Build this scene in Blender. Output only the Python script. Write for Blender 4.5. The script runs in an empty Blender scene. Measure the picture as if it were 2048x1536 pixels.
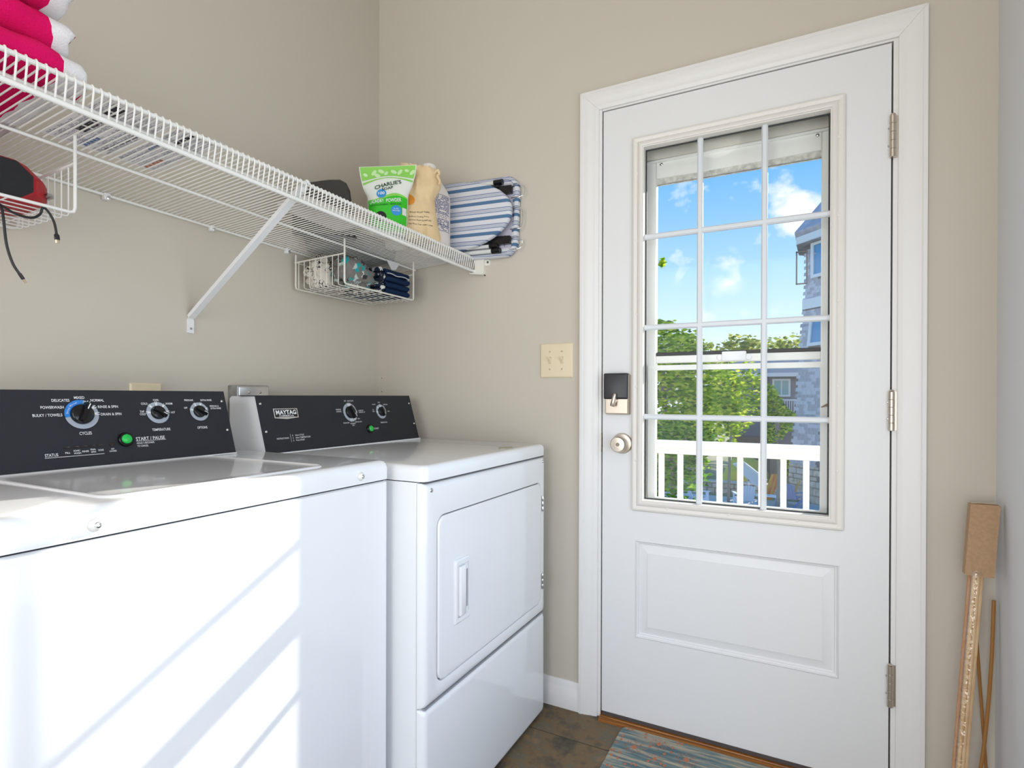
import bpy, bmesh, math, random
from mathutils import Vector, Matrix, noise

sc = bpy.context.scene
C = sc.collection
PI = math.pi
random.seed(7)

# ------------------------------------------------------------------ camera
cam_d = bpy.data.cameras.new('camera')
cam = bpy.data.objects.new('camera', cam_d); C.objects.link(cam)
yaw, pitch, roll = 0.4787, -0.0034, 0.0027
fw = Vector((-math.sin(yaw)*math.cos(pitch), math.cos(yaw)*math.cos(pitch), math.sin(pitch)))
rt = Vector((math.cos(yaw), math.sin(yaw), 0)); up = rt.cross(fw)
rt2 = rt*math.cos(roll)+up*math.sin(roll); up2 = up*math.cos(roll)-rt*math.sin(roll)
mw = Matrix.Identity(4)
for i in range(3):
    mw[i][0] = rt2[i]; mw[i][1] = up2[i]; mw[i][2] = -fw[i]
mw[0][3], mw[1][3], mw[2][3] = 1.577, -1.818, 1.070
cam.matrix_world = mw
cam_d.sensor_width = 36; cam_d.lens = 1110.9/2048*36
cam_d.shift_y = 27.2/2048
cam_d.clip_start = .02; cam_d.clip_end = 400
sc.camera = cam

# ------------------------------------------------------------------ sky, sun, daylight, fill light
world = bpy.data.worlds.new('world'); sc.world = world; world.use_nodes = True
nt = world.node_tree; N = nt.nodes; L = nt.links; N.clear()
o_ = N.new('ShaderNodeOutputWorld'); bg = N.new('ShaderNodeBackground'); bg.inputs[1].default_value = .96
tc = N.new('ShaderNodeTexCoord'); sp = N.new('ShaderNodeSeparateXYZ'); rp = N.new('ShaderNodeValToRGB')
L.new(tc.outputs['Generated'], sp.inputs[0]); L.new(sp.outputs[2], rp.inputs[0])
e = rp.color_ramp.elements
e[0].position = 0; e[0].color = (.80, .93, 1, 1)
e[1].position = 1; e[1].color = (.05, .24, .66, 1)
for p_, c_ in ((.07, (.72, .86, 1)), (.2, (.42, .68, .98)), (.36, (.16, .45, .94))):
    q = e.new(p_); q.color = (*c_, 1)
mp = N.new('ShaderNodeMapping'); mp.inputs['Scale'].default_value = (9, 9, 13); mp.inputs['Location'].default_value = (3.1, .1, 1.42)
nz = N.new('ShaderNodeTexNoise'); nz.inputs['Scale'].default_value = 1.5; nz.inputs['Detail'].default_value = 7; nz.inputs['Roughness'].default_value = .55
L.new(tc.outputs['Generated'], mp.inputs[0]); L.new(mp.outputs[0], nz.inputs[0])
cr = N.new('ShaderNodeValToRGB'); cr.color_ramp.elements[0].position = .60; cr.color_ramp.elements[1].position = .80
def cloud(px_dir, rad, amp):
    dn = N.new('ShaderNodeVectorMath'); dn.operation = 'DISTANCE'; dn.inputs[1].default_value = px_dir
    nr = N.new('ShaderNodeVectorMath'); nr.operation = 'NORMALIZE'; L.new(tc.outputs['Generated'], nr.inputs[0]); L.new(nr.outputs[0], dn.inputs[0])
    mr_ = N.new('ShaderNodeMapRange'); mr_.inputs['From Min'].default_value = 0; mr_.inputs['From Max'].default_value = rad; mr_.inputs['To Min'].default_value = amp; mr_.inputs['To Max'].default_value = 0
    L.new(dn.outputs['Value'], mr_.inputs[0]); return mr_.outputs[0]
acc = nz.outputs[0]
for dd_, rad_, am_ in (((-.012, .953, .302), .050, .36), ((.010, .960, .278), .040, .28), ((-.111, .975, .192), .06, .05), ((-.20, .965, .175), .07, .03)):
    ad_ = N.new('ShaderNodeMath'); ad_.operation = 'ADD'; L.new(acc, ad_.inputs[0]); L.new(cloud(dd_, rad_, am_), ad_.inputs[1]); acc = ad_.outputs[0]
L.new(acc, cr.inputs[0])
mx = N.new('ShaderNodeMix'); mx.data_type = 'RGBA'; mx.inputs[7].default_value = (.96, .97, 1, 1)
L.new(cr.outputs[0], mx.inputs[0]); L.new(rp.outputs[0], mx.inputs[6]); L.new(mx.outputs[2], bg.inputs[0]); L.new(bg.outputs[0], o_.inputs[0])

def light(name, kind, energy, col, loc, to=None, size=None, sizey=None):
    d = bpy.data.lights.new(name, kind); d.energy = energy; d.color = col
    o = bpy.data.objects.new(name, d); C.objects.link(o); o.location = loc
    if to is not None:
        o.rotation_euler = (Vector(to)-Vector(loc)).to_track_quat('-Z', 'Y').to_euler()
    if size: d.size = size
    if sizey: d.shape = 'RECTANGLE'; d.size_y = sizey
    return o
SUN = Vector((.39, 1.0, .485))
sun = light('sun', 'SUN', 5.6, (1, .95, .88), (4, 12, 8)); sun.data.angle = .0093
sun.rotation_euler = SUN.to_track_quat('Z', 'Y').to_euler()
# added fill light behind the camera, set in an invented rear glass door
win_l = light('rear_fill_light', 'AREA', 32, (1, .965, .93), (1.0, -3.90, 1.22), (1.0, 0, 1.22), 1.66, 2.30)

# unseen side window in the right wall, moved and stretched to brighten the machines
win_r = light('side_window_fill', 'AREA', 9.6, (.88, .94, 1), (1.990, -1.32, 1.06), (0, -1.20, 1.10), 1.64, 1.26)

sc.view_settings.view_transform = 'Standard'; sc.view_settings.look = 'None'
sc.view_settings.exposure = 0.38; sc.view_settings.gamma = 1.0
sc.view_settings.use_curve_mapping = False

# ------------------------------------------------------------------ materials
MATS = {}
def M(name, col, rough=.5, metal=0., spec=.5, var=None, vs=8., bump=0., bs=200., coat=0., detail=3., coords='Object'):
    if name in MATS: return MATS[name]
    m = bpy.data.materials.new(name); m.use_nodes = True; MATS[name] = m
    t = m.node_tree; n = t.nodes; l = t.links; b = n['Principled BSDF']
    b.inputs['Base Color'].default_value = (*col, 1); b.inputs['Roughness'].default_value = rough
    b.inputs['Metallic'].default_value = metal; b.inputs['Specular IOR Level'].default_value = spec
    b.inputs['Coat Weight'].default_value = coat; b.inputs['Coat Roughness'].default_value = .05
    m.diffuse_color = (*col, 1)
    if var or bump:
        co = n.new('ShaderNodeTexCoord')
    if var:
        z = n.new('ShaderNodeTexNoise'); z.inputs['Scale'].default_value = vs; z.inputs['Detail'].default_value = detail
        r = n.new('ShaderNodeValToRGB'); r.color_ramp.elements[0].position = .35; r.color_ramp.elements[1].position = .65
        r.color_ramp.elements[0].color = (*col, 1); r.color_ramp.elements[1].color = (*var, 1)
        l.new(co.outputs[coords], z.inputs[0]); l.new(z.outputs[0], r.inputs[0]); l.new(r.outputs[0], b.inputs['Base Color'])
    if bump:
        z = n.new('ShaderNodeTexNoise'); z.inputs['Scale'].default_value = bs; z.inputs['Detail'].default_value = 4
        bp = n.new('ShaderNodeBump'); bp.inputs['Strength'].default_value = bump; bp.inputs['Distance'].default_value = .002
        l.new(co.outputs[coords], z.inputs[0]); l.new(z.outputs[0], bp.inputs['Height']); l.new(bp.outputs[0], b.inputs['Normal'])
    return m

def stripes(name, axis, stops, period, rough=.9, bump=.3, bs=400., off=0., interp='CONSTANT', wob=0.):
    """bands along one object axis: stops = [(pos, colour)] over one period"""
    m = bpy.data.materials.new(name); m.use_nodes = True; MATS[name] = m
    t = m.node_tree; n = t.nodes; l = t.links; b = n['Principled BSDF']
    b.inputs['Roughness'].default_value = rough; b.inputs['Specular IOR Level'].default_value = .2
    co = n.new('ShaderNodeTexCoord'); dp = n.new('ShaderNodeVectorMath'); dp.operation = 'DOT_PRODUCT'
    v = Vector(axis).normalized(); dp.inputs[1].default_value = v
    l.new(co.outputs['Object'], dp.inputs[0])
    src = dp.outputs['Value']
    if wob:
        z = n.new('ShaderNodeTexNoise'); z.inputs['Scale'].default_value = 14
        ma0 = n.new('ShaderNodeMath'); ma0.operation = 'MULTIPLY_ADD'; ma0.inputs[1].default_value = wob
        l.new(co.outputs['Object'], z.inputs[0]); l.new(z.outputs[0], ma0.inputs[0]); l.new(src, ma0.inputs[2]); src = ma0.outputs[0]
    ma = n.new('ShaderNodeMath'); ma.operation = 'MULTIPLY_ADD'; ma.inputs[1].default_value = 1/period; ma.inputs[2].default_value = off
    fr = n.new('ShaderNodeMath'); fr.operation = 'FRACT'
    l.new(src, ma.inputs[0]); l.new(ma.outputs[0], fr.inputs[0])
    r = n.new('ShaderNodeValToRGB'); r.color_ramp.interpolation = interp
    el = r.color_ramp.elements
    while len(el) > 1: el.remove(el[-1])
    el[0].position = stops[0][0]; el[0].color = (*stops[0][1], 1)
    for p_, c_ in stops[1:]:
        q = el.new(p_); q.color = (*c_, 1)
    l.new(fr.outputs[0], r.inputs[0]); l.new(r.outputs[0], b.inputs['Base Color'])
    if bump:
        z = n.new('ShaderNodeTexNoise'); z.inputs['Scale'].default_value = bs
        bp = n.new('ShaderNodeBump'); bp.inputs['Strength'].default_value = bump; bp.inputs['Distance'].default_value = .002
        l.new(co.outputs['Object'], z.inputs[0]); l.new(z.outputs[0], bp.inputs['Height']); l.new(bp.outputs[0], b.inputs['Normal'])
    return m

def patches(name, base, cols, scale, rough=.9, line=None):
    """printed cloth: irregular patches of several colours"""
    m = bpy.data.materials.new(name); m.use_nodes = True; MATS[name] = m
    t = m.node_tree; n = t.nodes; l = t.links; b = n['Principled BSDF']
    b.inputs['Roughness'].default_value = rough; b.inputs['Specular IOR Level'].default_value = .2
    co = n.new('ShaderNodeTexCoord'); wz = n.new('ShaderNodeTexNoise'); wz.inputs['Scale'].default_value = scale*1.3
    ad = n.new('ShaderNodeVectorMath'); ad.operation = 'MULTIPLY_ADD'; ad.inputs[1].default_value = (.03, .03, .03)
    l.new(co.outputs['Object'], wz.inputs[0]); l.new(wz.outputs['Color'], ad.inputs[0]); l.new(co.outputs['Object'], ad.inputs[2])
    vo = n.new('ShaderNodeTexVoronoi'); vo.inputs['Scale'].default_value = scale
    l.new(ad.outputs[0], vo.inputs['Vector'])
    sp = n.new('ShaderNodeSeparateColor'); l.new(vo.outputs['Color'], sp.inputs[0])
    r = n.new('ShaderNodeValToRGB'); r.color_ramp.interpolation = 'CONSTANT'
    el = r.color_ramp.elements; el[0].position = 0; el[0].color = (*base, 1); el.remove(el[1])
    for p_, c_ in cols:
        q = el.new(p_); q.color = (*c_, 1)
    l.new(sp.outputs[0], r.inputs[0]); src = r.outputs[0]
    if line:
        ve = n.new('ShaderNodeTexVoronoi'); ve.feature = 'DISTANCE_TO_EDGE'; ve.inputs['Scale'].default_value = scale*1.7; l.new(ad.outputs[0], ve.inputs['Vector'])
        zn = n.new('ShaderNodeTexNoise'); zn.inputs['Scale'].default_value = scale*.9; l.new(co.outputs['Object'], zn.inputs[0])
        c1 = n.new('ShaderNodeMath'); c1.operation = 'LESS_THAN'; c1.inputs[1].default_value = .055; l.new(ve.outputs['Distance'], c1.inputs[0])
        c2 = n.new('ShaderNodeMath'); c2.operation = 'GREATER_THAN'; c2.inputs[1].default_value = .52; l.new(zn.outputs[0], c2.inputs[0])
        mu = n.new('ShaderNodeMath'); mu.operation = 'MULTIPLY'; l.new(c1.outputs[0], mu.inputs[0]); l.new(c2.outputs[0], mu.inputs[1])
        mi = n.new('ShaderNodeMix'); mi.data_type = 'RGBA'; mi.inputs[7].default_value = (*line, 1); l.new(mu.outputs[0], mi.inputs[0]); l.new(src, mi.inputs[6]); src = mi.outputs[2]
    l.new(src, b.inputs['Base Color'])
    return m

def glass(name, tint=(.985, .99, .988), refl=.06):
    m = bpy.data.materials.new(name); m.use_nodes = True; MATS[name] = m
    t = m.node_tree; n = t.nodes; l = t.links; n.clear()
    o = n.new('ShaderNodeOutputMaterial'); mixn = n.new('ShaderNodeMixShader'); tr = n.new('ShaderNodeBsdfTransparent'); gl = n.new('ShaderNodeBsdfGlossy')
    tr.inputs[0].default_value = (*tint, 1); gl.inputs['Roughness'].default_value = .01
    lw = n.new('ShaderNodeFresnel'); lw.inputs[0].default_value = 1.16
    l.new(lw.outputs[0], mixn.inputs[0]); l.new(tr.outputs[0], mixn.inputs[1]); l.new(gl.outputs[0], mixn.inputs[2]); l.new(mixn.outputs[0], o.inputs[0])
    return m

WALL = M('wall_paint', (.60, .547, .465), .75, spec=.25, bump=.06, bs=220)
TRIM = M('trim_paint', (.80, .785, .765), .38)
DOORW = M('door_paint', (.775, .775, .775), .42)
LITE = M('lite_plastic', (.77, .735, .685), .4)
MUNT = M('muntin_white', (.70, .73, .76), .35)
ENAMEL = M('white_enamel', (.88, .885, .90), .13, coat=.35)
WIRE = M('wire_vinyl', (.84, .83, .80), .38)
WIRE2 = M('basket_vinyl', (.79, .765, .685), .42)
BLACKM = M('console_black', (.020, .022, .029), .5, spec=.32, bump=.35, bs=900)
KNOB = M('knob_black', (.006, .006, .007), .16)
CHROME = M('chrome', (.72, .72, .72), .18, 1.)
NICKEL = M('satin_nickel', (.62, .55, .47), .32, 1.)
STEEL = M('galvanised', (.50, .50, .50), .38, 1., var=(.32, .32, .33), vs=30)
INK = M('white_ink', (.86, .87, .88), .5)
GREYINK = M('grey_ink', (.42, .46, .53), .4)
BLUEINK = M('blue_ink', (.03, .24, .72), .4)
DARK = M('dark_gap', (.012, .012, .013), .8)
IVORY = M('ivory_plastic', (.78, .66, .46), .4)
GREENB = M('green_button', (.02, .56, .09), .25)
GLASS = glass('window_glass')

# ------------------------------------------------------------------ geometry helpers
INV = {}
def thing(name, label, cat, loc=(0, 0, 0), rotz=0., group=None, local=False, kind=None):
    o = bpy.data.objects.new(name, None); C.objects.link(o)
    o.empty_display_size = .05
    o.location = loc; o.rotation_euler = (0, 0, rotz)
    if label: o['label'] = label
    if cat: o['category'] = cat
    if group: o['group'] = group
    if kind: o['kind'] = kind
    INV[o.name] = Matrix.Identity(4) if local else (Matrix.Translation(loc) @ Matrix.Rotation(rotz, 4, 'Z')).inverted()
    return o
def root_of(o):
    while o.parent: o = o.parent
    return o
def obj(name, bm, mat, parent=None, smooth=True, label=None, kind=None, ang=38, sub=0):
    if parent is not None:
        bm.transform(INV.get(root_of(parent).name, Matrix.Identity(4)))
    bmesh.ops.recalc_face_normals(bm, faces=bm.faces[:])
    me = bpy.data.meshes.new(name); bm.to_mesh(me); bm.free()
    if smooth:
        me.polygons.foreach_set('use_smooth', [True]*len(me.polygons))
        try: me.set_sharp_from_angle(angle=math.radians(ang))
        except Exception: pass
    me.materials.append(mat)
    o = bpy.data.objects.new(name, me); C.objects.link(o)
    if parent is not None: o.parent = parent
    if label: o['label'] = label
    if kind: o['kind'] = kind
    if sub:
        s = o.modifiers.new('sub', 'SUBSURF'); s.levels = sub; s.render_levels = sub
    return o
def tag(o, label, cat, group=None):
    o['label'] = label; o['category'] = cat
    if group: o['group'] = group
    return o
def B(): return bmesh.new()
def box(bm, x0, x1, y0, y1, z0, z1):
    v = [bm.verts.new((x, y, z)) for z in (z0, z1) for y in (y0, y1) for x in (x0, x1)]
    for f in ((0, 2, 3, 1), (4, 5, 7, 6), (0, 1, 5, 4), (2, 6, 7, 3), (0, 4, 6, 2), (1, 3, 7, 5)):
        bm.faces.new([v[i] for i in f])
    return bm
def bbox(x0, x1, y0, y1, z0, z1, r=.004, seg=2):
    bm = box(B(), x0, x1, y0, y1, z0, z1)
    bmesh.ops.bevel(bm, geom=bm.edges[:], offset=r, segments=seg, profile=.5, affect='EDGES')
    return bm
def join(bm, other):
    me = bpy.data.meshes.new('tmp'); other.to_mesh(me); other.free(); bm.from_mesh(me); bpy.data.meshes.remove(me); return bm
def frame_axes(d):
    d = d.normalized(); a = Vector((0, 0, 1)) if abs(d.z) < .9 else Vector((1, 0, 0))
    u = d.cross(a).normalized(); return u, d.cross(u).normalized()
def tube(bm, pts, r, n=8, closed=False, caps=True, rad=None, flat=1.):
    pts = [Vector(p) for p in pts]; m = len(pts); rings = []
    u = None
    for i, p in enumerate(pts):
        a = pts[(i-1) % m] if (closed or i > 0) else p; b = pts[(i+1) % m] if (closed or i < m-1) else p
        d = (b-a).normalized()
        if u is None: u, w = frame_axes(d)
        else:
            u = (u-d*u.dot(d)); u = u.normalized() if u.length > 1e-6 else frame_axes(d)[0]
            w = d.cross(u).normalized()
        rr = rad[i] if rad else r
        rings.append([bm.verts.new(p+u*math.cos(2*PI*k/n)*rr+w*math.sin(2*PI*k/n)*rr*flat) for k in range(n)])
    for i in range(m if closed else m-1):
        A, Bq = rings[i], rings[(i+1) % m]
        for k in range(n): bm.faces.new((A[k], A[(k+1) % n], Bq[(k+1) % n], Bq[k]))
    if caps and not closed:
        bm.faces.new(rings[0][::-1]); bm.faces.new(rings[-1])
    return bm
def lathe(bm, prof, o, ax, n=24):
    """prof = [(radius, distance along axis)]"""
    o = Vector(o); ax = Vector(ax).normalized(); u, w = frame_axes(ax); rings = []
    for r, h in prof:
        if r < 1e-6: rings.append([bm.verts.new(o+ax*h)])
        else: rings.append([bm.verts.new(o+ax*h+u*math.cos(2*PI*k/n)*r+w*math.sin(2*PI*k/n)*r) for k in range(n)])
    for A, Bq in zip(rings, rings[1:]):
        for k in range(n):
            k2 = (k+1) % n
            if len(A) == 1 and len(Bq) == 1: continue
            if len(A) == 1: bm.faces.new((A[0], Bq[k], Bq[k2]))
            elif len(Bq) == 1: bm.faces.new((A[k], A[k2], Bq[0]))
            else: bm.faces.new((A[k], A[k2], Bq[k2], Bq[k]))
    if len(rings[0]) > 1: bm.faces.new(rings[0][::-1])
    if len(rings[-1]) > 1: bm.faces.new(rings[-1])
    return bm
def rr_pts(a0, a1, b0, b1, r, n=5):
    r = max(1e-5, min(r, (a1-a0)/2-1e-5, (b1-b0)/2-1e-5)); out = []
    for cx, cy, s in ((a1-r, b1-r, 0), (a0+r, b1-r, 1), (a0+r, b0+r, 2), (a1-r, b0+r, 3)):
        for k in range(n+1):
            t = (s+k/n)*PI/2; out.append((cx+r*math.cos(t), cy+r*math.sin(t)))
    return out
def rr_loft(bm, rings, mp, cap0=True, cap1=True, n=5):
    """loft rounded rectangles: ring = (a0,a1,b0,b1,r,depth); mp(a,b,d)->point"""
    R_ = []
    for a0, a1, b0, b1, r, d in rings:
        R_.append([bm.verts.new(mp(a, b, d)) for a, b in rr_pts(a0, a1, b0, b1, r, n)])
    for A, Bq in zip(R_, R_[1:]):
        for k in range(len(A)):
            k2 = (k+1) % len(A); bm.faces.new((A[k], A[k2], Bq[k2], Bq[k]))
    if cap0: bm.faces.new(R_[0][::-1])
    if cap1: bm.faces.new(R_[-1])
    return bm
def inset_rings(a0, a1, b0, b1, r, steps):
    return [(a0+i, a1-i, b0+i, b1-i, max(r-i, .0005), d) for i, d in steps]
MX = lambda a, b, d: (d, a, b)          # (y,z,x)
MY = lambda a, b, d: (a, d, b)          # (x,z,y)
MZ = lambda a, b, d: (a, b, d)          # (x,y,z)
def prism(bm, pts, d0, d1, mp):
    A = [bm.verts.new(mp(a, b, d0)) for a, b in pts]; Bq = [bm.verts.new(mp(a, b, d1)) for a, b in pts]
    m = len(pts)
    for k in range(m): bm.faces.new((A[k], A[(k+1) % m], Bq[(k+1) % m], Bq[k]))
    bm.faces.new(A[::-1]); bm.faces.new(Bq); return bm
def disc(bm, c, r0, r1, mp, d, a0=0., a1=2*PI, n=32):
    """flat ring sector at (a,b)=c, depth d"""
    full = abs(a1-a0-2*PI) < 1e-6; I, O = [], []
    for k in range(n+(0 if full else 1)):
        t = a0+(a1-a0)*k/n
        O.append(bm.verts.new(mp(c[0]+r1*math.cos(t), c[1]+r1*math.sin(t), d)))
        if r0 > 0: I.append(bm.verts.new(mp(c[0]+r0*math.cos(t), c[1]+r0*math.sin(t), d)))
    if r0 <= 0:
        if full: bm.faces.new(O)
        else: bm.faces.new(O+[bm.verts.new(mp(c[0], c[1], d))])
        return bm
    m = len(O)
    for k in range(m if full else m-1):
        bm.faces.new((I[k], O[k], O[(k+1) % m], I[(k+1) % m]))
    return bm
def disc2(bm, c, r, mp, d, n=24):
    """disc that follows a curved surface"""
    m = bm.verts.new(mp(c[0], c[1], d)); P_ = None
    for q in (.35, .7, 1.):
        R_ = [bm.verts.new(mp(c[0]+r*q*math.cos(2*PI*k/n), c[1]+r*q*math.sin(2*PI*k/n), d)) for k in range(n)]
        for k in range(n):
            k2 = (k+1) % n
            bm.faces.new((m, R_[k], R_[k2]) if P_ is None else (P_[k], R_[k], R_[k2], P_[k2]))
        P_ = R_
    return bm
def quad(bm, pts):
    bm.faces.new([bm.verts.new(p) for p in pts]); return bm
TX = {}
def text(bm, s, a, b, h, mp, d, w=None, align='CENTER', bold=.0, shear=0., rot=0., arc=None):
    """flat lettering: cap height h centred at (a,b) (or left at a); w = width to fit"""
    cu = bpy.data.curves.new('t', 'FONT'); cu.body = s; cu.size = 1; cu.offset = bold; cu.resolution_u = 3; cu.shear = shear
    ob = bpy.data.objects.new('t', cu); me = ob.to_mesh()
    vs = [v.co.copy() for v in me.vertices]; fs = [tuple(p.vertices) for p in me.polygons]
    ob.to_mesh_clear(); bpy.data.objects.remove(ob); bpy.data.curves.remove(cu)
    if not vs: return bm
    x0 = min(v.x for v in vs); x1 = max(v.x for v in vs)
    sy = h/.70; sx = (w/(x1-x0)) if w else sy; W = (x1-x0)*sx
    off = -W/2 if align == 'CENTER' else 0.
    ids = []
    for v in vs:
        X = (v.x-x0)*sx+off; Y = (v.y-.35)*sy
        if arc: Y += arc*(1-(2*X/W)**2)
        X, Y = X*math.cos(rot)-Y*math.sin(rot), X*math.sin(rot)+Y*math.cos(rot)
        ids.append(bm.verts.new(mp(a+X, b+Y, d)))
    for f in fs:
        if len(set(f)) > 2:
            try: bm.faces.new([ids[i] for i in f])
            except ValueError: pass
    return bm
def blob(bm, c, rad, amp=.2, fs=3., seed=0, sub=4, flat=None):
    r = bmesh.ops.create_icosphere(bm, subdivisions=sub, radius=1)
    for v in r['verts']:
        p = v.co.copy(); k = 1+amp*noise.fractal(p*fs+Vector((seed*7.1, seed*3.3, seed)), .6, 2., 4)
        q = Vector((p.x*rad[0], p.y*rad[1], p.z*rad[2]))*k
        if flat is not None and q.z < flat: q.z = flat+(q.z-flat)*.1
        v.co = Vector(c)+q
    return bm
def folded(bm, a0, a1, z0, layers, th, y0, y1, ny=14, wob=.004, seed=0, mp=None, taper=0.):
    """cloth folded back and forth: serpentine section in (a,z), swept along y"""
    path = []
    r = th*.5
    for k in range(layers):
        z = z0+th*(k+.5); j = taper*k
        A, Bq = (a0+r+j, a1-r-j) if k % 2 == 0 else (a1-r-j, a0+r+j)
        m = 8
        for i in range(m+1): path.append((A+(Bq-A)*i/m, z))
        if k < layers-1:
            s = 1 if Bq > A else -1
            for t in (.25, .5, .75):
                path.append((Bq+s*math.sin(t*PI)*r*1.05, z+th*t))
    h = th*.47
    def nrm(i):
        p = path[max(i-1, 0)]; q = path[min(i+1, len(path)-1)]; dx, dz = q[0]-p[0], q[1]-p[1]; l = math.hypot(dx, dz) or 1
        return -dz/l, dx/l
    NR = [nrm(i) for i in range(len(path))]
    def section(k):
        lo = []
        for i, p in enumerate(path): lo.append((p[0]+NR[i][0]*h*k, p[1]+NR[i][1]*h*k))
        for i in reversed(range(len(path))): lo.append((path[i][0]-NR[i][0]*h*k, path[i][1]-NR[i][1]*h*k))
        return lo
    e_ = h*.9; S_ = [(y0, .12), (y0+e_*.15, .55), (y0+e_*.5, .87)]+[(y0+e_+(y1-y0-2*e_)*j/ny, 1.) for j in range(ny+1)]+[(y1-e_*.5, .87), (y1-e_*.15, .55), (y1, .12)]
    rings = []; loop = None
    for y, kk in S_:
        loop = section(kk); ring = []
        for i, (a, z) in enumerate(loop):
            w_ = noise.noise(Vector((a*22+seed*5, y*22, z*30)))*wob
            w2 = noise.noise(Vector((a*14, y*30+seed*9, z*18+4)))*wob
            w3 = noise.noise(Vector((a*9+seed, 3., z*40+seed*3)))*wob*2
            P_ = (a+w2, y+w_*.8+w3*(1 if y > (y0+y1)/2 else 0), z+w_*.5)
            ring.append(bm.verts.new(mp(*P_) if mp else P_))
        rings.append(ring)
    m = len(loop)
    for A, Bq in zip(rings, rings[1:]):
        for k in range(m): bm.faces.new((A[k], A[(k+1) % m], Bq[(k+1) % m], Bq[k]))
    bm.faces.new(rings[0][::-1]); bm.faces.new(rings[-1])
    return bm
def struct(o): o['kind'] = 'structure'; return o
def copy_obj(o, parent=None, loc=None, rot=None):
    c = o.copy(); C.objects.link(c)
    if parent is not None: c.parent = parent
    if loc is not None: c.location = loc
    if rot is not None: c.rotation_euler = rot
    return c

# ------------------------------------------------------------------ the room
F = -.022                                    # finished floor
RX, RY, RZ = 2.0195, -3.95, 2.90
slate = bpy.data.materials.new('slate_tile'); slate.use_nodes = True
t = slate.node_tree; n = t.nodes; l = t.links; b = n['Principled BSDF']
co = n.new('ShaderNodeTexCoord'); z1 = n.new('ShaderNodeTexNoise'); z1.inputs['Scale'].default_value = 9; z1.inputs['Detail'].default_value = 8; z1.inputs['Roughness'].default_value = .65
r1 = n.new('ShaderNodeValToRGB'); el = r1.color_ramp.elements
el[0].position = .30; el[0].color = (.045, .042, .034, 1); el[1].position = .72; el[1].color = (.21, .155, .10, 1)
for p_, c_ in ((.42, (.115, .092, .062)), (.50, (.195, .125, .06)), (.56, (.135, .122, .088)), (.64, (.255, .158, .075))):
    q = el.new(p_); q.color = (*c_, 1)
l.new(co.outputs['Object'], z1.inputs[0]); l.new(z1.outputs[0], r1.inputs[0]); l.new(r1.outputs[0], b.inputs['Base Color'])
bp = n.new('ShaderNodeBump'); bp.inputs['Strength'].default_value = .5; bp.inputs['Distance'].default_value = .004
z2 = n.new('ShaderNodeTexNoise'); z2.inputs['Scale'].default_value = 38; z2.inputs['Detail'].default_value = 6
l.new(co.outputs['Object'], z2.inputs[0]); l.new(z2.outputs[0], bp.inputs['Height']); l.new(bp.outputs[0], b.inputs['Normal'])
b.inputs['Roughness'].default_value = .55; b.inputs['Specular IOR Level'].default_value = .3

grout = M('grout', (.10, .088, .072), .9)
floor = struct(obj('floor', box(B(), 0, RX, RY, 0, F-.10, F-.003), grout, smooth=False))
TS = .405; tile_me = None
tile0 = bbox(.0025, TS-.0025, .0025, TS-.0025, -.012, 0, .0015, 1)
xs = [.255-TS+TS*k for k in range(8)]; ys = [-.165-TS*k for k in range(-1, 11)]
first = None
for i, x in enumerate(xs):
    for j, y in enumerate(ys):
        x0, x1 = max(x, 0), min(x+TS, RX); y0, y1 = max(y, RY), min(y+TS, 0)
        if x1-x0 < .02 or y1-y0 < .02: continue
        full = x1-x0 > TS-.001 and y1-y0 > TS-.001
        if full and first is not None:
            copy_obj(first, floor, (x, y, F))
            continue
        if full:
            first = obj('tile', tile0, slate, floor); first.location = (x, y, F)
        else:
            tl = obj('tile', bbox(.0025, x1-x0-.0025, .0025, y1-y0-.0025, -.012, 0, .0015, 1), slate, floor); tl.location = (x0, y0, F)

struct(obj('wall_left', box(B(), -.12, 0, RY-.12, .14, F-.1, RZ), WALL, smooth=False))
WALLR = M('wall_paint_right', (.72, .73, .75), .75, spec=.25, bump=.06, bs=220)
vy0, vy1, vz0, vz1 = -2.17, -.47, .40, 1.72
bm = B(); box(bm, RX, RX+.12, vy1, .14, F-.1, RZ); box(bm, RX, RX+.12, RY-.12, vy0, F-.1, RZ); box(bm, RX, RX+.12, vy0, vy1, F-.1, vz0); box(bm, RX, RX+.12, vy0, vy1, vz1, RZ)
struct(obj('wall_right', bm, WALLR, smooth=False))
w2 = thing('window_2', None, None, (RX, -1.32, vz0), kind='structure')
bm = B(); rr_loft(bm, [(vy0-.06, vy1+.06, vz0-.06, vz1+.06, .004, RX), (vy0-.06, vy1+.06, vz0-.06, vz1+.06, .004, RX-.018), (vy0, vy1, vz0, vz1, .004, RX-.018), (vy0, vy1, vz0, vz1, .004, RX+.1)], MX, False, False)
obj('window_frame', bm, TRIM, w2)
obj('meeting_rail', bbox(RX+.03, RX+.06, vy0, vy1, 1.04, 1.08), TRIM, w2)
for (a, c) in ((vz0, 1.04), (1.08, vz1)):
    obj('pane', box(B(), RX+.043, RX+.047, vy0, vy1, a, c), GLASS, w2)
struct(obj('ceiling', box(B(), -.12, RX+.12, RY-.12, .14, RZ, RZ+.1), M('ceiling_paint', (.78, .77, .74), .8), smooth=False))
bm = B()
DX0, DX1, DZ = .955, 1.820, 2.060           # rough opening
box(bm, 0, DX0, 0, .14, F-.1, RZ); box(bm, DX1, RX, 0, .14, F-.1, RZ); box(bm, DX0, DX1, 0, .14, DZ, RZ)
box(bm, DX0, DX1, .001, .14, F-.1, F-.003)
wb = struct(obj('wall_back', bm, WALL, smooth=False))
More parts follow.
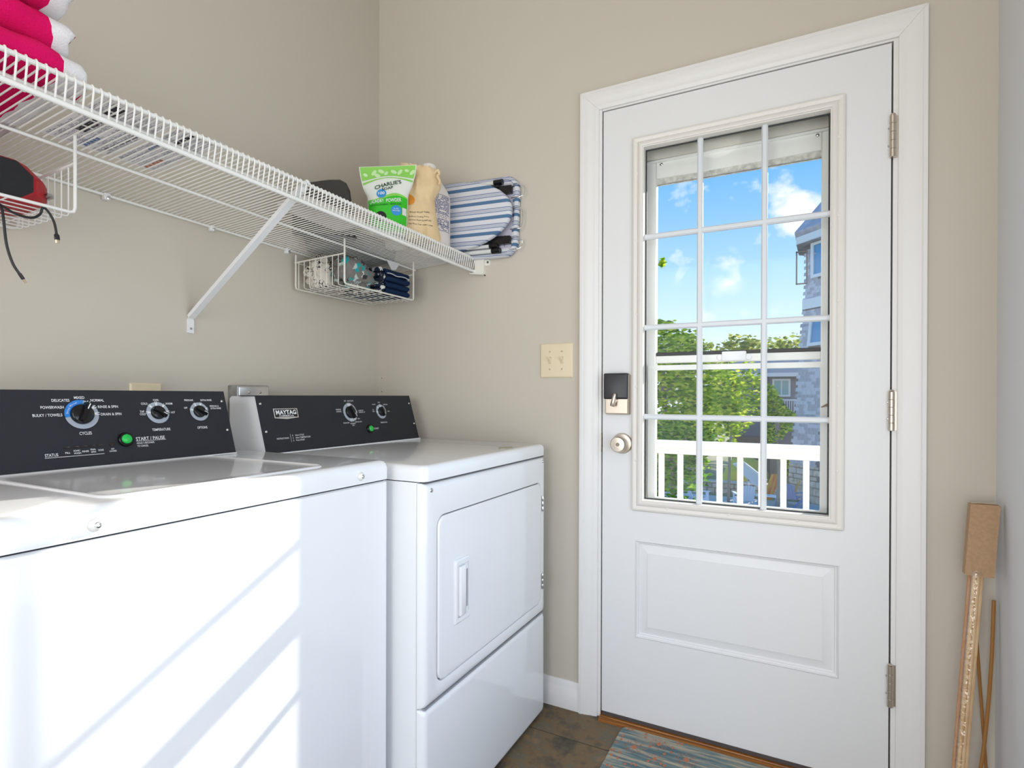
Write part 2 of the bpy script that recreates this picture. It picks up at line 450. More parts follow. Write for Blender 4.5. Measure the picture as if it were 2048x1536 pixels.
for (hy, hz) in ((.0, 1.142), (.0, 1.086)):
    bm = B(); disc(bm, (.018, hz), 0, .0022, lambda a, b_, d: (a, d, b_), -.0006, n=10); obj('nail_hole', bm, M('nail_hole', (.06, .05, .04), .8), wb)
# rear wall, with an added glass door put in for the fill light
bm = B(); wx0, wx1, wz0, wz1 = .15, 1.85, .04, 2.40
box(bm, 0, wx0, RY-.12, RY, F-.1, RZ); box(bm, wx1, RX, RY-.12, RY, F-.1, RZ); box(bm, wx0, wx1, RY-.12, RY, F-.1, wz0); box(bm, wx0, wx1, RY-.12, RY, wz1, RZ)
struct(obj('wall_rear', bm, WALL, smooth=False))
w1 = thing('added_window_1', None, None, (1.0, RY, wz0), kind='structure')
bm = B(); rr_loft(bm, [(wx0-.07, wx1+.07, wz0-.07, wz1+.07, .004, RY), (wx0-.07, wx1+.07, wz0-.07, wz1+.07, .004, RY+.02), (wx0, wx1, wz0, wz1, .004, RY+.02), (wx0, wx1, wz0, wz1, .004, RY-.1)], MY, False, False)
obj('window_frame', bm, TRIM, w1)
obj('meeting_stile', bbox(.97, 1.03, RY-.06, RY-.03, wz0, wz1), TRIM, w1)
for (a, c) in ((wx0, .97), (1.03, wx1)):
    obj('pane', box(B(), a, c, RY-.05, RY-.046, wz0, wz1), GLASS, w1)

# baseboards
def base_prof(): return [(0, 0), (.014, 0), (.014, .068), (.011, .072), (.011, .080), (.006, .092), (.004, .096), (0, .096)]
def base_run(name, p0, p1, nrm, parent=None):
    bm = B(); p0, p1, nrm = Vector(p0), Vector(p1), Vector(nrm); A = []; Q = []
    for a, h in base_prof():
        A.append(bm.verts.new(p0+nrm*a+Vector((0, 0, h)))); Q.append(bm.verts.new(p1+nrm*a+Vector((0, 0, h))))
    m = len(A)
    for k in range(m): bm.faces.new((A[k], A[(k+1) % m], Q[(k+1) % m], Q[k]))
    bm.faces.new(A[::-1]); bm.faces.new(Q)
    return struct(obj(name, bm, TRIM))
base_run('baseboard_back', (.0, 0, F), (.9034, 0, F), (0, -1, 0))
base_run('baseboard_corner', (1.8725, 0, F), (RX, 0, F), (0, -1, 0))
base_run('baseboard_right', (RX, -.02, F), (RX, RY, F), (-1, 0, 0))
base_run('baseboard_left', (0, -.02, F), (0, RY, F), (1, 0, 0))

# ------------------------------------------------------------------ door casing, jamb, threshold
CP = [(0, 0), (0, .018), (.009, .0185), (.012, .0155), (.020, .0160), (.034, .0125), (.044, .0100), (.050, .0108), (.054, .0090), (.0605, .0080), (.0630, .0060), (.0630, 0)]
cx0, cx1, czt = .9034, 1.8725, 2.1052
t1 = thing('trim_1', None, None, (cx0, 0, F), kind='structure')
def casing(side):
    bm = B(); A = []; Q = []
    for u, d in CP:
        if side == 'l': A.append((cx0+u, -d, F)); Q.append((cx0+u, -d, czt-u))
        elif side == 'r': A.append((cx1-u, -d, F)); Q.append((cx1-u, -d, czt-u))
        else: A.append((cx0+u+.0006, -d, czt-u)); Q.append((cx1-u-.0006, -d, czt-u))
    A = [bm.verts.new(p) for p in A]; Q = [bm.verts.new(p) for p in Q]; m = len(A)
    for k in range(m): bm.faces.new((A[k], A[(k+1) % m], Q[(k+1) % m], Q[k]))
    bm.faces.new(A[::-1]); bm.faces.new(Q); return bm
obj('side_casing', casing('l'), TRIM, t1); obj('side_casing', casing('r'), TRIM, t1); obj('head_casing', casing('h'), TRIM, t1)
j = obj('side_jamb', box(B(), DX0, .9762, 0, .15, F, DZ), TRIM, t1, False)
obj('side_jamb', box(B(), 1.7985, DX1, 0, .15, F, DZ), TRIM, t1, False)
obj('head_jamb', box(B(), .9775, 1.7985, 0, .15, 2.0365, DZ), TRIM, t1, False)
for (a, c) in ((.9775, .990), (1.786, 1.7985)):
    obj('door_stop', box(B(), a, c, .046, .086, F, 2.0365), M('weatherstrip', (.10, .075, .06), .8), t1, False)
obj('door_stop', box(B(), .990, 1.786, .046, .086, 2.024, 2.0365), MATS['weatherstrip'], t1, False)
bm = B(); rr_loft(bm, inset_rings(.880, .945, 0, .026, .003, ((0, .9763), (0, .9780))), lambda a, b_, d: (d, b_-.003, a)); obj('strike_plate', bm, NICKEL, t1)
bm = B(); box(bm, .9779, .9785, .004, .018, .895, .930); obj('latch_hole', bm, DARK, t1)
oak = bpy.data.materials.new('oak_threshold'); oak.use_nodes = True
t = oak.node_tree; n = t.nodes; l = t.links; b = n['Principled BSDF']; co = n.new('ShaderNodeTexCoord'); mpn = n.new('ShaderNodeMapping'); mpn.inputs['Scale'].default_value = (6, 160, 160)
z1 = n.new('ShaderNodeTexNoise'); z1.inputs['Scale'].default_value = 1; z1.inputs['Detail'].default_value = 4; r1 = n.new('ShaderNodeValToRGB')
r1.color_ramp.elements[0].position = .35; r1.color_ramp.elements[0].color = (.19, .06, .008, 1); r1.color_ramp.elements[1].position = .7; r1.color_ramp.elements[1].color = (.42, .16, .022, 1)
l.new(co.outputs['Object'], mpn.inputs[0]); l.new(mpn.outputs[0], z1.inputs[0]); l.new(z1.outputs[0], r1.inputs[0]); l.new(r1.outputs[0], b.inputs['Base Color']); b.inputs['Roughness'].default_value = .3
t2 = thing('trim_2', None, None, (1.388, 0, F), kind='structure')
bm = B(); prism(bm, [(-.030, F), (-.029, F+.006), (-.025, F+.0085), (-.016, F+.0085), (-.0145, F+.0055), (-.012, F+.0055), (-.0105, F+.0095), (.012, F+.0105), (.15, F+.006), (.15, F)], .9775, 1.7985, lambda a, b_, d: (d, a, b_))
obj('sill', bm, oak, t2, True, ang=20)
obj('door_sweep', box(B(), .984, 1.792, -.0030, .040, F+.0108, -.0005), M('sweep_rubber', (.075, .062, .058), .7), t2, False)

# ------------------------------------------------------------------ the entry door
d1 = thing('door_1', None, None, (.981, 0, 0), kind='structure')
sx0, sx1, sz1 = .9810, 1.7940, 2.032; SD = .044
lx0, lx1, lz0, lz1 = 1.100, 1.670, .708, 1.905      # cut-out for the lite
px0, px1, pz0, pz1 = 1.0945, 1.6765, .272, .594     # lower raised panel
bm = B()
def rectring(x0, x1, z0, z1, y): return [bm.verts.new(p) for p in ((x0, y, z0), (x1, y, z0), (x1, y, z1), (x0, y, z1))]
def face_with_holes(y):
    X = [sx0, px0, lx0, lx1, px1, sx1]; Z = [0, pz0, pz1, lz0, lz1, sz1]
    V = {}
    for i, x in enumerate(X):
        for k, z in enumerate(Z): V[i, k] = bm.verts.new((x, y, z))
    for i in range(5):
        for k in range(5):
            if 1 <= i <= 3 and k == 1: continue
            if i == 2 and k == 3: continue
            bm.faces.new((V[i, k], V[i+1, k], V[i+1, k+1], V[i, k+1]))
face_with_holes(0); face_with_holes(SD)
for (a0, a1, b0, b1) in ((sx0, sx1, 0, sz1), (lx0, lx1, lz0, lz1), (px0, px1, pz0, pz1)):
    A = rectring(a0, a1, b0, b1, 0); Q = rectring(a0, a1, b0, b1, SD)
    for k in range(4): bm.faces.new((A[k], A[(k+1) % 4], Q[(k+1) % 4], Q[k]))
bmesh.ops.remove_doubles(bm, verts=bm.verts[:], dist=1e-5)
obj('door_slab', bm, DOORW, d1, True, ang=20)
bm = B(); rr_loft(bm, inset_rings(px0-.0005, px1+.0005, pz0-.0005, pz1+.0005, .001, ((0, .0002), (.003, -.0022), (.007, .0035), (.010, .0045), (.012, .0085), (.016, .0095), (.020, .0088), (.041, .0025), (.0412, .0010))), MY, False, True, 1)
obj('raised_panel', bm, DOORW, d1, True, ang=14)
bm = B(); rr_loft(bm, inset_rings(1.082, 1.688, .692, 1.921, .004, ((0, .001), (0, -.006), (.003, -.0105), (.008, -.0125), (.013, -.0105), (.017, -.0085), (.023, -.0135), (.030, -.0150), (.034, -.0125), (.0345, -.0090), (.0375, -.0085), (.0375, .020))), MY, False, False, 1)
lf = obj('lite_frame', bm, LITE, d1, True, ang=26)
gx0, gx1, gz0, gz1 = 1.1195, 1.6505, .7295, 1.8835
for i, (a, c) in enumerate([(1.20, 1.9025), (1.385, 1.9025), (1.57, 1.9025), (1.20, .709), (1.385, .709), (1.57, .709)]+[(q, z) for q in (1.0985, 1.6715) for z in (.86, 1.10, 1.34, 1.58, 1.80)]):
    bm = B(); lathe(bm, [(.0042, 0), (.0042, .0015), (.003, .0022), (0, .0022)], (a, -.0085, c), (0, -1, 0), 12); obj('screw_plug', bm, LITE, lf)
vx = [1.294, 1.4795]; hz = [1.002, 1.2955, 1.5935]; mw_ = .0088
for x in vx:
    bm = B(); rr_loft(bm, [(x-mw_, x+mw_, gz0, gz1, .001, .018), (x-mw_, x+mw_, gz0, gz1, .001, .0105), (x-mw_*.55, x+mw_*.55, gz0, gz1, .001, .006)], MY); obj('vertical_muntin', bm, MUNT, d1)
for z in hz:
    bm = B(); rr_loft(bm, [(gx0, gx1, z-mw_, z+mw_, .001, .018), (gx0, gx1, z-mw_, z+mw_, .001, .0105), (gx0, gx1, z-mw_*.55, z+mw_*.55, .001, .0062)], MY); obj('horizontal_muntin', bm, MUNT, d1)
X = [gx0]+vx+[gx1]; Z = [gz0]+hz+[gz1]
for i in range(3):
    for k in range(4):
        obj('pane', box(B(), X[i], X[i+1], .018, .022, Z[k], Z[k+1]), GLASS, d1, False)
# dark gasket round the glass
bm = B(); rr_loft(bm, [(gx0-.002, gx1+.002, gz0-.002, gz1+.002, .002, .0195), (gx0+.004, gx1-.004, gz0+.004, gz1-.004, .002, .0195), (gx0+.004, gx1-.004, gz0+.004, gz1-.004, .002, .0235), (gx0-.002, gx1+.002, gz0-.002, gz1+.002, .002, .0235)], MY, False, False, 1)
obj('gasket', bm, M('gasket_dark', (.05, .055, .055), .7), d1)
# hinges
for (za, zb) in ((1.718, 1.832), (.978, 1.084), (.228, .340)):
    bm = B(); n5 = (zb-za)/5
    for k in range(5):
        lathe(bm, [(.0070, 0), (.0078, .0008), (.0078, n5-.0012), (.0070, n5-.0004)], (1.7965, -.0085, za+k*n5), (0, 0, 1), 14)
    lathe(bm, [(.005, 0), (.0065, .002), (.004, .005), (0, .006)], (1.7965, -.0085, zb), (0, 0, 1), 12)
    box(bm, 1.7985, 1.8105, -.0015, .0, za, zb); box(bm, 1.7925, 1.7955, -.002, .02, za, zb)
    h = obj('hinge', bm, NICKEL, d1)
    for zz in (za+.3*(zb-za), za+.72*(zb-za)):
        bm = B(); lathe(bm, [(.0028, 0), (.0028, .003), (.0015, .0045), (0, .0045)], (1.7885, -.0005, zz), (0, -1, 0), 10); obj('hinge_screw', bm, CHROME, h)
# deadbolt
db = B(); rr_loft(db, inset_rings(.994, 1.0775, 1.007, 1.1445, .006, ((0, 0), (0, -.008), (.003, -.020), (.006, -.0225))), MY, True, True)
dbo = obj('deadbolt', db, NICKEL, d1)
bm = B(); rr_loft(bm, inset_rings(.993, 1.0745, 1.0595, 1.1455, .005, ((0, -.002), (0, -.026), (.003, -.0295), (.006, -.031))), MY, True, True); obj('battery_cover', bm, M('satin_black', (.03, .03, .034), .38), dbo)
bm = B(); A_ = Vector((1.0270, -.040, 1.036)); Bv = Vector((1.0365, -.040, 1.078))
tube(bm, [A_, A_.lerp(Bv, .08), A_.lerp(Bv, .5), A_.lerp(Bv, .92), Bv], .008, 12, rad=[.0085, .0105, .0095, .0078, .006], flat=.8)
lathe(bm, [(.009, 0), (.009, .018)], (1.031, -.022, 1.055), (0, -1, 0), 12)
obj('thumb_turn', bm, NICKEL, dbo)
# knob
kx, kz = 1.0500, .9120
bm = B(); lathe(bm, [(.0345, 0), (.0345, .003), (.031, .0075), (.016, .0105), (.0115, .012), (.0115, .026), (.014, .030)], (kx, 0, kz), (0, -1, 0), 32); ko = obj('knob_rose', bm, NICKEL, d1)
bm = B(); lathe(bm, [(.012, .026), (.021, .030), (.0262, .037), (.0272, .045), (.0262, .053), (.0225, .0580), (.0085, .0592), (.0085, .0575), (0, .0575)], (kx, 0, kz), (0, -1, 0), 32); obj('knob', bm, NICKEL, ko)
bm = B(); lathe(bm, [(.0062, .0572), (.0062, .0602), (0, .0602)], (kx, 0, kz), (0, -1, 0), 16); box(bm, kx-.001, kx+.001, -.0608, -.0598, kz-.004, kz+.004); obj('knob_button', bm, M('dark_nickel', (.22, .19, .16), .4, 1.), ko)

# ------------------------------------------------------------------ storm door outside
ALU = M('storm_white', (.90, .895, .86), .45, var=(.86, .855, .82), vs=5)
d2 = thing('door_2', None, None, (.985, .12, 0), kind='structure')
y0, y1 = .098, .128
MOTTLED = M('storm_mottled', (.50, .49, .45), .8, var=(.74, .73, .68), vs=60, detail=6)
obj('stile', bbox(.990, 1.1365, y0, y1, .01, 2.03, .003, 1), ALU, d2); obj('stile', bbox(1.6315, 1.786, y0, y1, .01, 2.03, .003, 1), ALU, d2)
tr_ = obj('top_rail', bbox(1.1365, 1.6315, y0, y1, 1.812, 2.03, .002, 1), ALU, d2)
obj('rail_lip', bbox(.995, 1.780, y0-.010, y0-.0005, 1.866, 1.874, .002, 1), ALU, tr_)
obj('rail_cover', bbox(.995, 1.780, y0-.006, y0-.0005, 1.8755, 2.03, .002, 1), M('storm_cream', (.80, .77, .68), .5), tr_)
obj('grainy_strip', box(B(), 1.1365, 1.6315, y0+.004, y1-.004, 1.795, 1.812), MOTTLED, tr_, False)  # darker grainy strip below the top rail
for q in (1.155, 1.62):
    bm = B(); lathe(bm, [(.005, 0), (.005, .003), (.003, .0045), (0, .0045)], (q, y0-.002, 1.858), (0, -1, 0), 12); obj('rail_screw', bm, CHROME, tr_)
obj('bottom_rail', bbox(1.1365, 1.6315, y0, y1, .01, .62, .003, 1), ALU, d2)
obj('sash_rail', bbox(1.1365, 1.6315, y0+.002, y1-.004, 1.183, 1.207, .002, 1), ALU, d2)
obj('sash_seal', bbox(1.1365, 1.6315, y0+.003, y1-.005, 1.2072, 1.219, .002, 1), M('sash_black', (.02, .018, .016), .6), d2)
bm = bbox(1.351, 1.424, y0-.010, y0+.004, 1.184, 1.2145, .003, 2); ho = obj('latch_box', bm, M('latch_white', (.86, .85, .88), .4), d2)
for q in (1.3445, 1.4305):
    bm = B(); lathe(bm, [(.010, 0), (.010, .004), (.008, .006), (0, .006)], (q, y0+.002, 1.196), (0, -1, 0), 16); obj('latch_ear', bm, MATS['latch_white'], ho)
bm = B(); rr_loft(bm, [(1.113, 1.6525, .70, 1.1745, .003, y0-.0005), (1.113, 1.6525, .70, 1.1745, .003, y0-.010), (1.1385, 1.6300, .726, 1.1575, .003, y0-.012), (1.1385, 1.6300, .726, 1.1575, .003, y0-.0005)], MY, False, False, 2)
sf = obj('insert_frame', bm, ALU, d2)
obj('pane', box(B(), 1.1365, 1.6315, y0+.012, y0+.016, 1.219, 1.795), GLASS, d2, False)
obj('pane', box(B(), 1.1365, 1.6315, y0+.012, y0+.016, .62, 1.183), GLASS, d2, False)
bm = B(); tube(bm, [(1.652, y0-.012, 1.046), (1.646, y0-.020, 1.044), (1.632, y0-.024, 1.038)], .004, 10, rad=[.0075, .006, .002], flat=.6); obj('lever_handle', bm, M('lever_brass', (.34, .22, .13), .4, .8), d2)

# ------------------------------------------------------------------ laundry machines
def screw(parent, p, ax, r=.0042, mat=None):
    bm = B(); lathe(bm, [(r, 0), (r, .0012), (r*.8, .0026), (r*.35, .0032), (r*.35, .0022), (0, .0022)], p, ax, 14)
    return obj('screw', bm, mat or CHROME, parent)
def con_map(bx, bz, tx, tz):
    b0 = Vector((bx, 0, bz)); u_ = Vector((tx-bx, 0, tz-bz)).normalized(); n_ = Vector((0, 1, 0)).cross(u_)
    return lambda a, v, d: tuple(b0+u_*v+Vector((0, a, 0))+n_*d), n_
def dial(parent, c, R1, R0, mp, n_, grip, ticks, blue=None, kr=None):
    bm = B(); disc(bm, c, 0, R1, mp, .0006, n=40); ring = obj('dial_ring', bm, GREYINK, parent)
    if blue:
        bm = B(); disc(bm, c, R0*.9, R1+.0002, mp, .0010, blue[0], blue[1], 24); obj('dial_sector', bm, BLUEINK, ring)
        bm = B()
        for tt in (92, 121, 152, 187):
            a = math.radians(tt); text(bm, 'I', c[0]+math.cos(a)*R1*.97, c[1]+math.sin(a)*R1*.97, R1*.1, mp, .0014, rot=a-PI/2, bold=.02)
        obj('dial_notch', bm, DARK, ring)
        bm = B()
        for ch, tt in zip('Deep Water', (172, 164, 156, 148, 141, 135, 126, 118, 111, 105)):
            if ch != ' ':
                a = math.radians(tt); rm = (R1+R0)/2*.985; text(bm, ch, c[0]+math.cos(a)*rm, c[1]+math.sin(a)*rm, .0034, mp, .0015, rot=a-PI/2, bold=.01)
        obj('dial_lettering', bm, INK, ring)
    bm = B()
    for tt in ticks:
        a = math.radians(tt); ca, sa = math.cos(a), math.sin(a); w = R1*.085
        quad(bm, [mp(c[0]+ca*r_-sa*s_, c[1]+sa*r_+ca*s_, .0012) for r_, s_ in ((R0*.95, -w), (R1*.9, -w), (R1*.9, w), (R0*.95, w))])
        for s_ in (-w*.8, w*.8):
            quad(bm, [mp(c[0]+ca*r_-sa*(s_+e_), c[1]+sa*r_+ca*(s_+e_), .0012) for r_, e_ in ((R1*.9, -w*.25), (R1*1.06, -w*.25), (R1*1.06, w*.25), (R1*.9, w*.25))])
        bmesh.ops.remove_doubles(bm, verts=bm.verts[:], dist=1e-5); obj('dial_tick', bm, INK, ring, False); bm = B()
    bm.free()
    kr = kr or R0*.96; h = kr*.62
    ctr = Vector(mp(c[0], c[1], 0))
    bm = B(); lathe(bm, [(kr*1.02, 0), (kr*1.02, h*.18), (kr*.97, h*.5), (kr*.93, h*.62), (kr*.86, h*.68), (0, h*.68)], ctr, n_, 36)
    k = obj('knob', bm, KNOB, parent)
    # grip bar across the knob
    a = math.radians(grip); ca, sa = math.cos(a), math.sin(a); bm = B(); rings = []
    for d, wl, ww in ((h*.5, .98, .36), (h*1.25, .96, .30), (h*1.5, .90, .22)):
        rings.append([bm.verts.new(mp(c[0]+ca*x-sa*y, c[1]+sa*x+ca*y, d)) for x, y in ((-kr*wl, -kr*ww*.6), (kr*wl*1.12, -kr*ww), (kr*wl*1.12, kr*ww), (-kr*wl, kr*ww*.6))])
    for A, Q in zip(rings, rings[1:]):
        for q in range(4): bm.faces.new((A[q], A[(q+1) % 4], Q[(q+1) % 4], Q[q]))
    bm.faces.new(rings[-1]); bm.faces.new(rings[0][::-1])
    g = obj('grip', bm, KNOB, k)
    bm = B(); quad(bm, [mp(c[0]+ca*x-sa*y, c[1]+sa*x+ca*y, h*1.5+.0004) for x, y in ((kr*.35, -kr*.05), (kr*.95, -kr*.05), (kr*.95, kr*.05), (kr*.35, kr*.05))])
    obj('pointer', bm, INK, k)
def push_button(parent, c, mp, n_, R, r):
    ctr = Vector(mp(c[0], c[1], 0))
    bm = B(); lathe(bm, [(R, 0), (R, .004), (R*.88, .0065), (r*1.08, .0065), (r*1.08, .003)], ctr, n_, 28); o = obj('button_bezel', bm, KNOB, parent)
    bm = B(); lathe(bm, [(r, .002), (r, .0085), (r*.8, .0108), (r*.4, .0120), (0, .0124)], ctr, n_, 28); obj('start_button', bm, GREENB, o)

# --- washer
WY0, WY1, WXF, WXB = -1.520, -.782, .711, .085
ws = thing('washing_machine', 'white top-loading washing machine with dark control panel, nearest the camera', 'washing machine', ((WXB+WXF)/2, (WY0+WY1)/2, F))
bm = B(); rr_loft(bm, [(WXB, WXF, WY0, WY1, .014, F+.022), (WXB, WXF, WY0, WY1, .014, .866), (WXB+.004, WXF-.004, WY0+.004, WY1-.004, .012, .8692)], MZ, n=6); obj('cabinet', bm, ENAMEL, ws)
bm = B(); rr_loft(bm, [(WXB+.006, WXF-.006, WY0+.006, WY1-.006, .010, .8685), (WXB+.006, WXF-.006, WY0+.006, WY1-.006, .010, .8735)], MZ); obj('gap_shade', bm, DARK, ws)  # dark layer standing in for shade in the gap under the top
bm = B(); rr_loft(bm, [(WXB, WXF, WY0, WY1, .012, .8725), (WXB, WXF+.0005, WY0, WY1, .012, .876), (WXB, WXF+.001, WY0, WY1, .013, .900), (WXB+.0015, WXF-.0010, WY0+.0015, WY1-.0015, .013, .9085), (WXB+.006, WXF-.0055, WY0+.006, WY1-.006, .012, .9145), (WXB+.014, WXF-.014, WY0+.014, WY1-.014, .010, .9170)], MZ, n=6); top = obj('top_deck', bm, ENAMEL, ws)
lid = inset_rings(.270, .676, -1.372, -.940, .03, ((0, .9168), (.0015, .9195), (.004, .9204), (.008, .9186), (.016, .9172), (.05, .9185)))
bm = B(); rr_loft(bm, lid, MZ, False, True, 8); obj('lid', bm, ENAMEL, ws)
for y in (WY0+.05, WY1-.05):
    for x in (WXB+.05, WXF-.05):
        bm = B(); lathe(bm, [(.018, 0), (.018, .008), (.008, .012), (.008, .026)], (x, y, F), (0, 0, 1), 14); obj('foot', bm, DARK, ws)
for y in (-1.402, -.879):
    bm = B(); lathe(bm, [(.0095, 0), (.0095, .002), (.007, .006), (.004, .008), (0, .008)], (WXF+.001, y, .890), (1, 0, 0), 20); bo = obj('bumper', bm, M('nylon_white', (.82, .80, .76), .4), ws)
    screw(bo, (WXF+.0075, y, .890), (1, 0, 0), .0048)
KY0, KY1 = -1.455, -.8548
mpw, nw = con_map(.255, .918, .205, 1.077)
bm = B(); prism(bm, [(.105, .9165), (.252, .9165), (.2025, 1.0745), (.192, 1.0775), (.112, 1.0775), (.105, 1.071)], KY0+.001, KY1-.001, lambda a, b_, d: (a, d, b_)); con = obj('console', bm, ENAMEL, ws, True, ang=30)
bm = B(); prism(bm, [(.2565, .9185), (.2055, 1.0795), (.104, 1.0795), (.104, 1.0778), (.2038, 1.0778), (.2535, .9185)], KY0-.0015, KY1+.0015, lambda a, b_, d: (a, d, b_)); pan = obj('control_panel', bm, BLACKM, ws, True, ang=30)
mpw2 = lambda a, v, d: mpw(a, v, d+.0018)
bm = B()
hw = .0058
for s, a0, a1, v, h in (('DELICATES', -1.2418, -1.2102, .146, hw), ('POWERWASH', -1.2622, -1.222, .131, hw), ('BULKY / TOWELS', -1.2773, -1.2269, .1145, hw), ('MIXED', -1.2013, -1.1819, .1518, hw), ('NORMAL', -1.1713, -1.1451, .1457, hw), ('RINSE & SPIN', -1.159, -1.119, .1308, hw), ('DRAIN & SPIN', -1.1557, -1.1145, .1137, hw), ('CYCLES', -1.2019, -1.179, .073, .0065),
                        ('START / PAUSE', -1.0934, -1.0291, .0535, .0078), ('HOLD 3 SECONDS', -1.093, -1.0549, .0435, .0042), ('TO CANCEL', -1.0930, -1.0690, .0367, .0042), ('STATUS', -1.2672, -1.2448, .0312, .0062),
                        ('FILL', -1.2323, -1.2237, .0335, .0038), ('SOAK/', -1.2175, -1.2055, .0367, .0036), ('WASH', -1.2175, -1.2045, .0313, .0036), ('RINSE', -1.2020, -1.1900, .0340, .0038), ('FINAL', -1.1865, -1.1765, .0368, .0036), ('SPIN', -1.1860, -1.1770, .0314, .0036), ('DONE', -1.1720, -1.1620, .0342, .0038), ('LID', -1.1470, -1.1410, .0350, .0034), ('LOCKED', -1.1510, -1.1370, .0300, .0034),
                        ('TEMPERATURE', -1.0545, -1.0125, .0728, .0060), ('COOL', -1.0405, -1.0270, .1455, .0050), ('COLD', -1.0690, -1.0545, .1368, .0050), ('WARM', -1.0130, -.9965, .1362, .0050), ('TAP', -1.0745, -1.0645, .1178, .0048), ('COLD', -1.0755, -1.0625, .1115, .0048), ('HOT', -1.0035, -.9935, .1140, .0048),
                        ('OPTIONS', -.9450, -.9190, .0725, .0060), ('PRESOAK', -.9650, -.9420, .1446, .0048), ('EXTRA RINSE', -.9230, -.8930, .1444, .0048), ('OFF', -.9695, -.9610, .1247, .0046), ('PRESOAK &', -.9010, -.8765, .1282, .0044), ('EXTRA RINSE', -.9000, -.8710, .1220, .0044)):
    text(bm, s, (a0+a1)/2, v, h, mpw2, .0004, a1-a0, bold=.012); obj('lettering', bm, INK, pan, False); bm = B()
quad(bm, [mpw2(a, v, .0004) for a, v in ((-1.0934, .0478), (-1.0270, .0478), (-1.0270, .0486), (-1.0934, .0486))])
obj('underline', bm, INK, pan, False); bm = B()
quad(bm, [mpw2(a, v, .0004) for a, v in ((-1.2678, .0254), (-1.1617, .0254), (-1.1617, .0263), (-1.2678, .0263))])
obj('underline', bm, INK, pan, False)
dial(pan, (-1.1915, .1145), .0318, .0225, mpw2, nw, 62, (60, 32, 2), (math.radians(80), math.radians(192)))
dial(pan, (-1.0343, .1143), .0262, .0172, mpw2, nw, -32, (93, 134, 178, 48, 3))
dial(pan, (-.9318, .1143), .0240, .0162, mpw2, nw, -28, (115, 165, 72, 20))
push_button(pan, (-1.1156, .0535), mpw2, nw, .0160, .0105)
for a in (-1.2289, -1.2131, -1.1977, -1.1829, -1.1677):
    bm = B(); rr_loft(bm, [(a-.0055, a+.0055, .0430, .0466, .0018, .0002), (a-.0055, a+.0055, .0430, .0466, .0018, .0010), (a-.0042, a+.0042, .0440, .0456, .0008, .0004)], mpw2, True, True, 3); obj('status_light', bm, M('led_dark', (.03, .02, .018), .2), pan)
bm = B(); lathe(bm, [(.0048, 0), (.0048, .0012), (.0036, .0012), (.0034, .0006), (0, .0006)], mpw2(-1.1443, .0448, 0), nw, 18); obj('lock_light', bm, MATS['led_dark'], pan)
for v in (.1408, .0623): screw(pan, mpw2(-.8662, v, 0), nw, .0038)
bm = B(); box(bm, .2525, .2625, KY0, KY1, .9172, .9195); obj('panel_trim', bm, ENAMEL, ws)

# --- dryer
GY0, GY1, GXF, GXB = -.762, -.070, .800, .085
dr = thing('clothes_dryer', 'white front-loading clothes dryer with black control panel beside the door wall', 'dryer', ((GXB+GXF)/2, (GY0+GY1)/2, F))
bm = B(); rr_loft(bm, [(GXB, GXF-.024, GY0+.001, GY1-.001, .004, F+.022), (GXB, GXF-.024, GY0+.001, GY1-.001, .004, .8640)], MZ); obj('cabinet', bm, ENAMEL, dr)
bm = B(); rr_loft(bm, [(GXB+.01, GXF-.012, GY0+.012, GY1-.012, .004, .8630), (GXB+.01, GXF-.012, GY0+.012, GY1-.012, .004, .8670)], MZ); obj('gap_shade', bm, DARK, dr)  # dark layer coloured as the shade between cabinet and top
bm = B(); rr_loft(bm, [(GXB, GXF, GY0, GY1, .020, .8665), (GXB, GXF+.001, GY0, GY1, .020, .870), (GXB, GXF+.001, GY0, GY1, .020, .892), (GXB+.002, GXF-.0015, GY0+.002, GY1-.002, .020, .8995), (GXB+.006, GXF-.006, GY0+.006, GY1-.006, .018, .9035), (GXB+.014, GXF-.014, GY0+.014, GY1-.014, .015, .9048)], MZ, n=7); obj('top_deck', bm, ENAMEL, dr)
# front panel with door opening
oy0, oy1, oz0, oz1 = -.7115, -.1010, .3700, .7785
def wrap_front(z0, z1, hole):
    bm = B(); R_ = []
    pts = lambda i, r: rr_pts(GY0+i, GY1-i, z0+i, z1-i, r, 8)
    rings = [(0, .002, GXF-.022), (0, .006, GXF-.014), (.003, .010, GXF-.006), (.009, .012, GXF-.0012), (.016, .012, GXF)]
    for i, r, d in rings: R_.append([bm.verts.new((d, a, c)) for a, c in pts(i, r)])
    if hole:
        for i, d in ((-.004, GXF), (0, GXF-.0015), (.0015, GXF-.008)):
            R_.append([bm.verts.new((d, a, c)) for a, c in rr_pts(oy0+i, oy1-i, oz0+i, oz1-i, .030, 8)])
    for A, Q in zip(R_, R_[1:]):
        for k in range(len(A)):
            k2 = (k+1) % len(A); bm.faces.new((A[k], A[k2], Q[k2], Q[k]))
    bm.faces.new(R_[0][::-1])
    bm.faces.new(R_[-1]); return bm
obj('front_panel', wrap_front(.3305, .8625, True), ENAMEL, dr, True, ang=30)
obj('access_panel', wrap_front(-.012, .3275, False), ENAMEL, dr, True, ang=30)
obj('toe_kick', box(B(), GXB, GXF-.02, GY0+.004, GY1-.004, F+.001, -.010), DARK, dr, False)
bm = B(); rr_loft(bm, inset_rings(oy0+.0035, oy1-.0035, oz0+.0035, oz1-.0035, .027, ((0, GXF-.0075), (0, GXF-.001), (.003, GXF+.0022), (.010, GXF+.0030), (.022, GXF+.0022), (.030, GXF+.0024))), MX, True, True, 8); dd = obj('dryer_door', bm, ENAMEL, dr, True, ang=30)
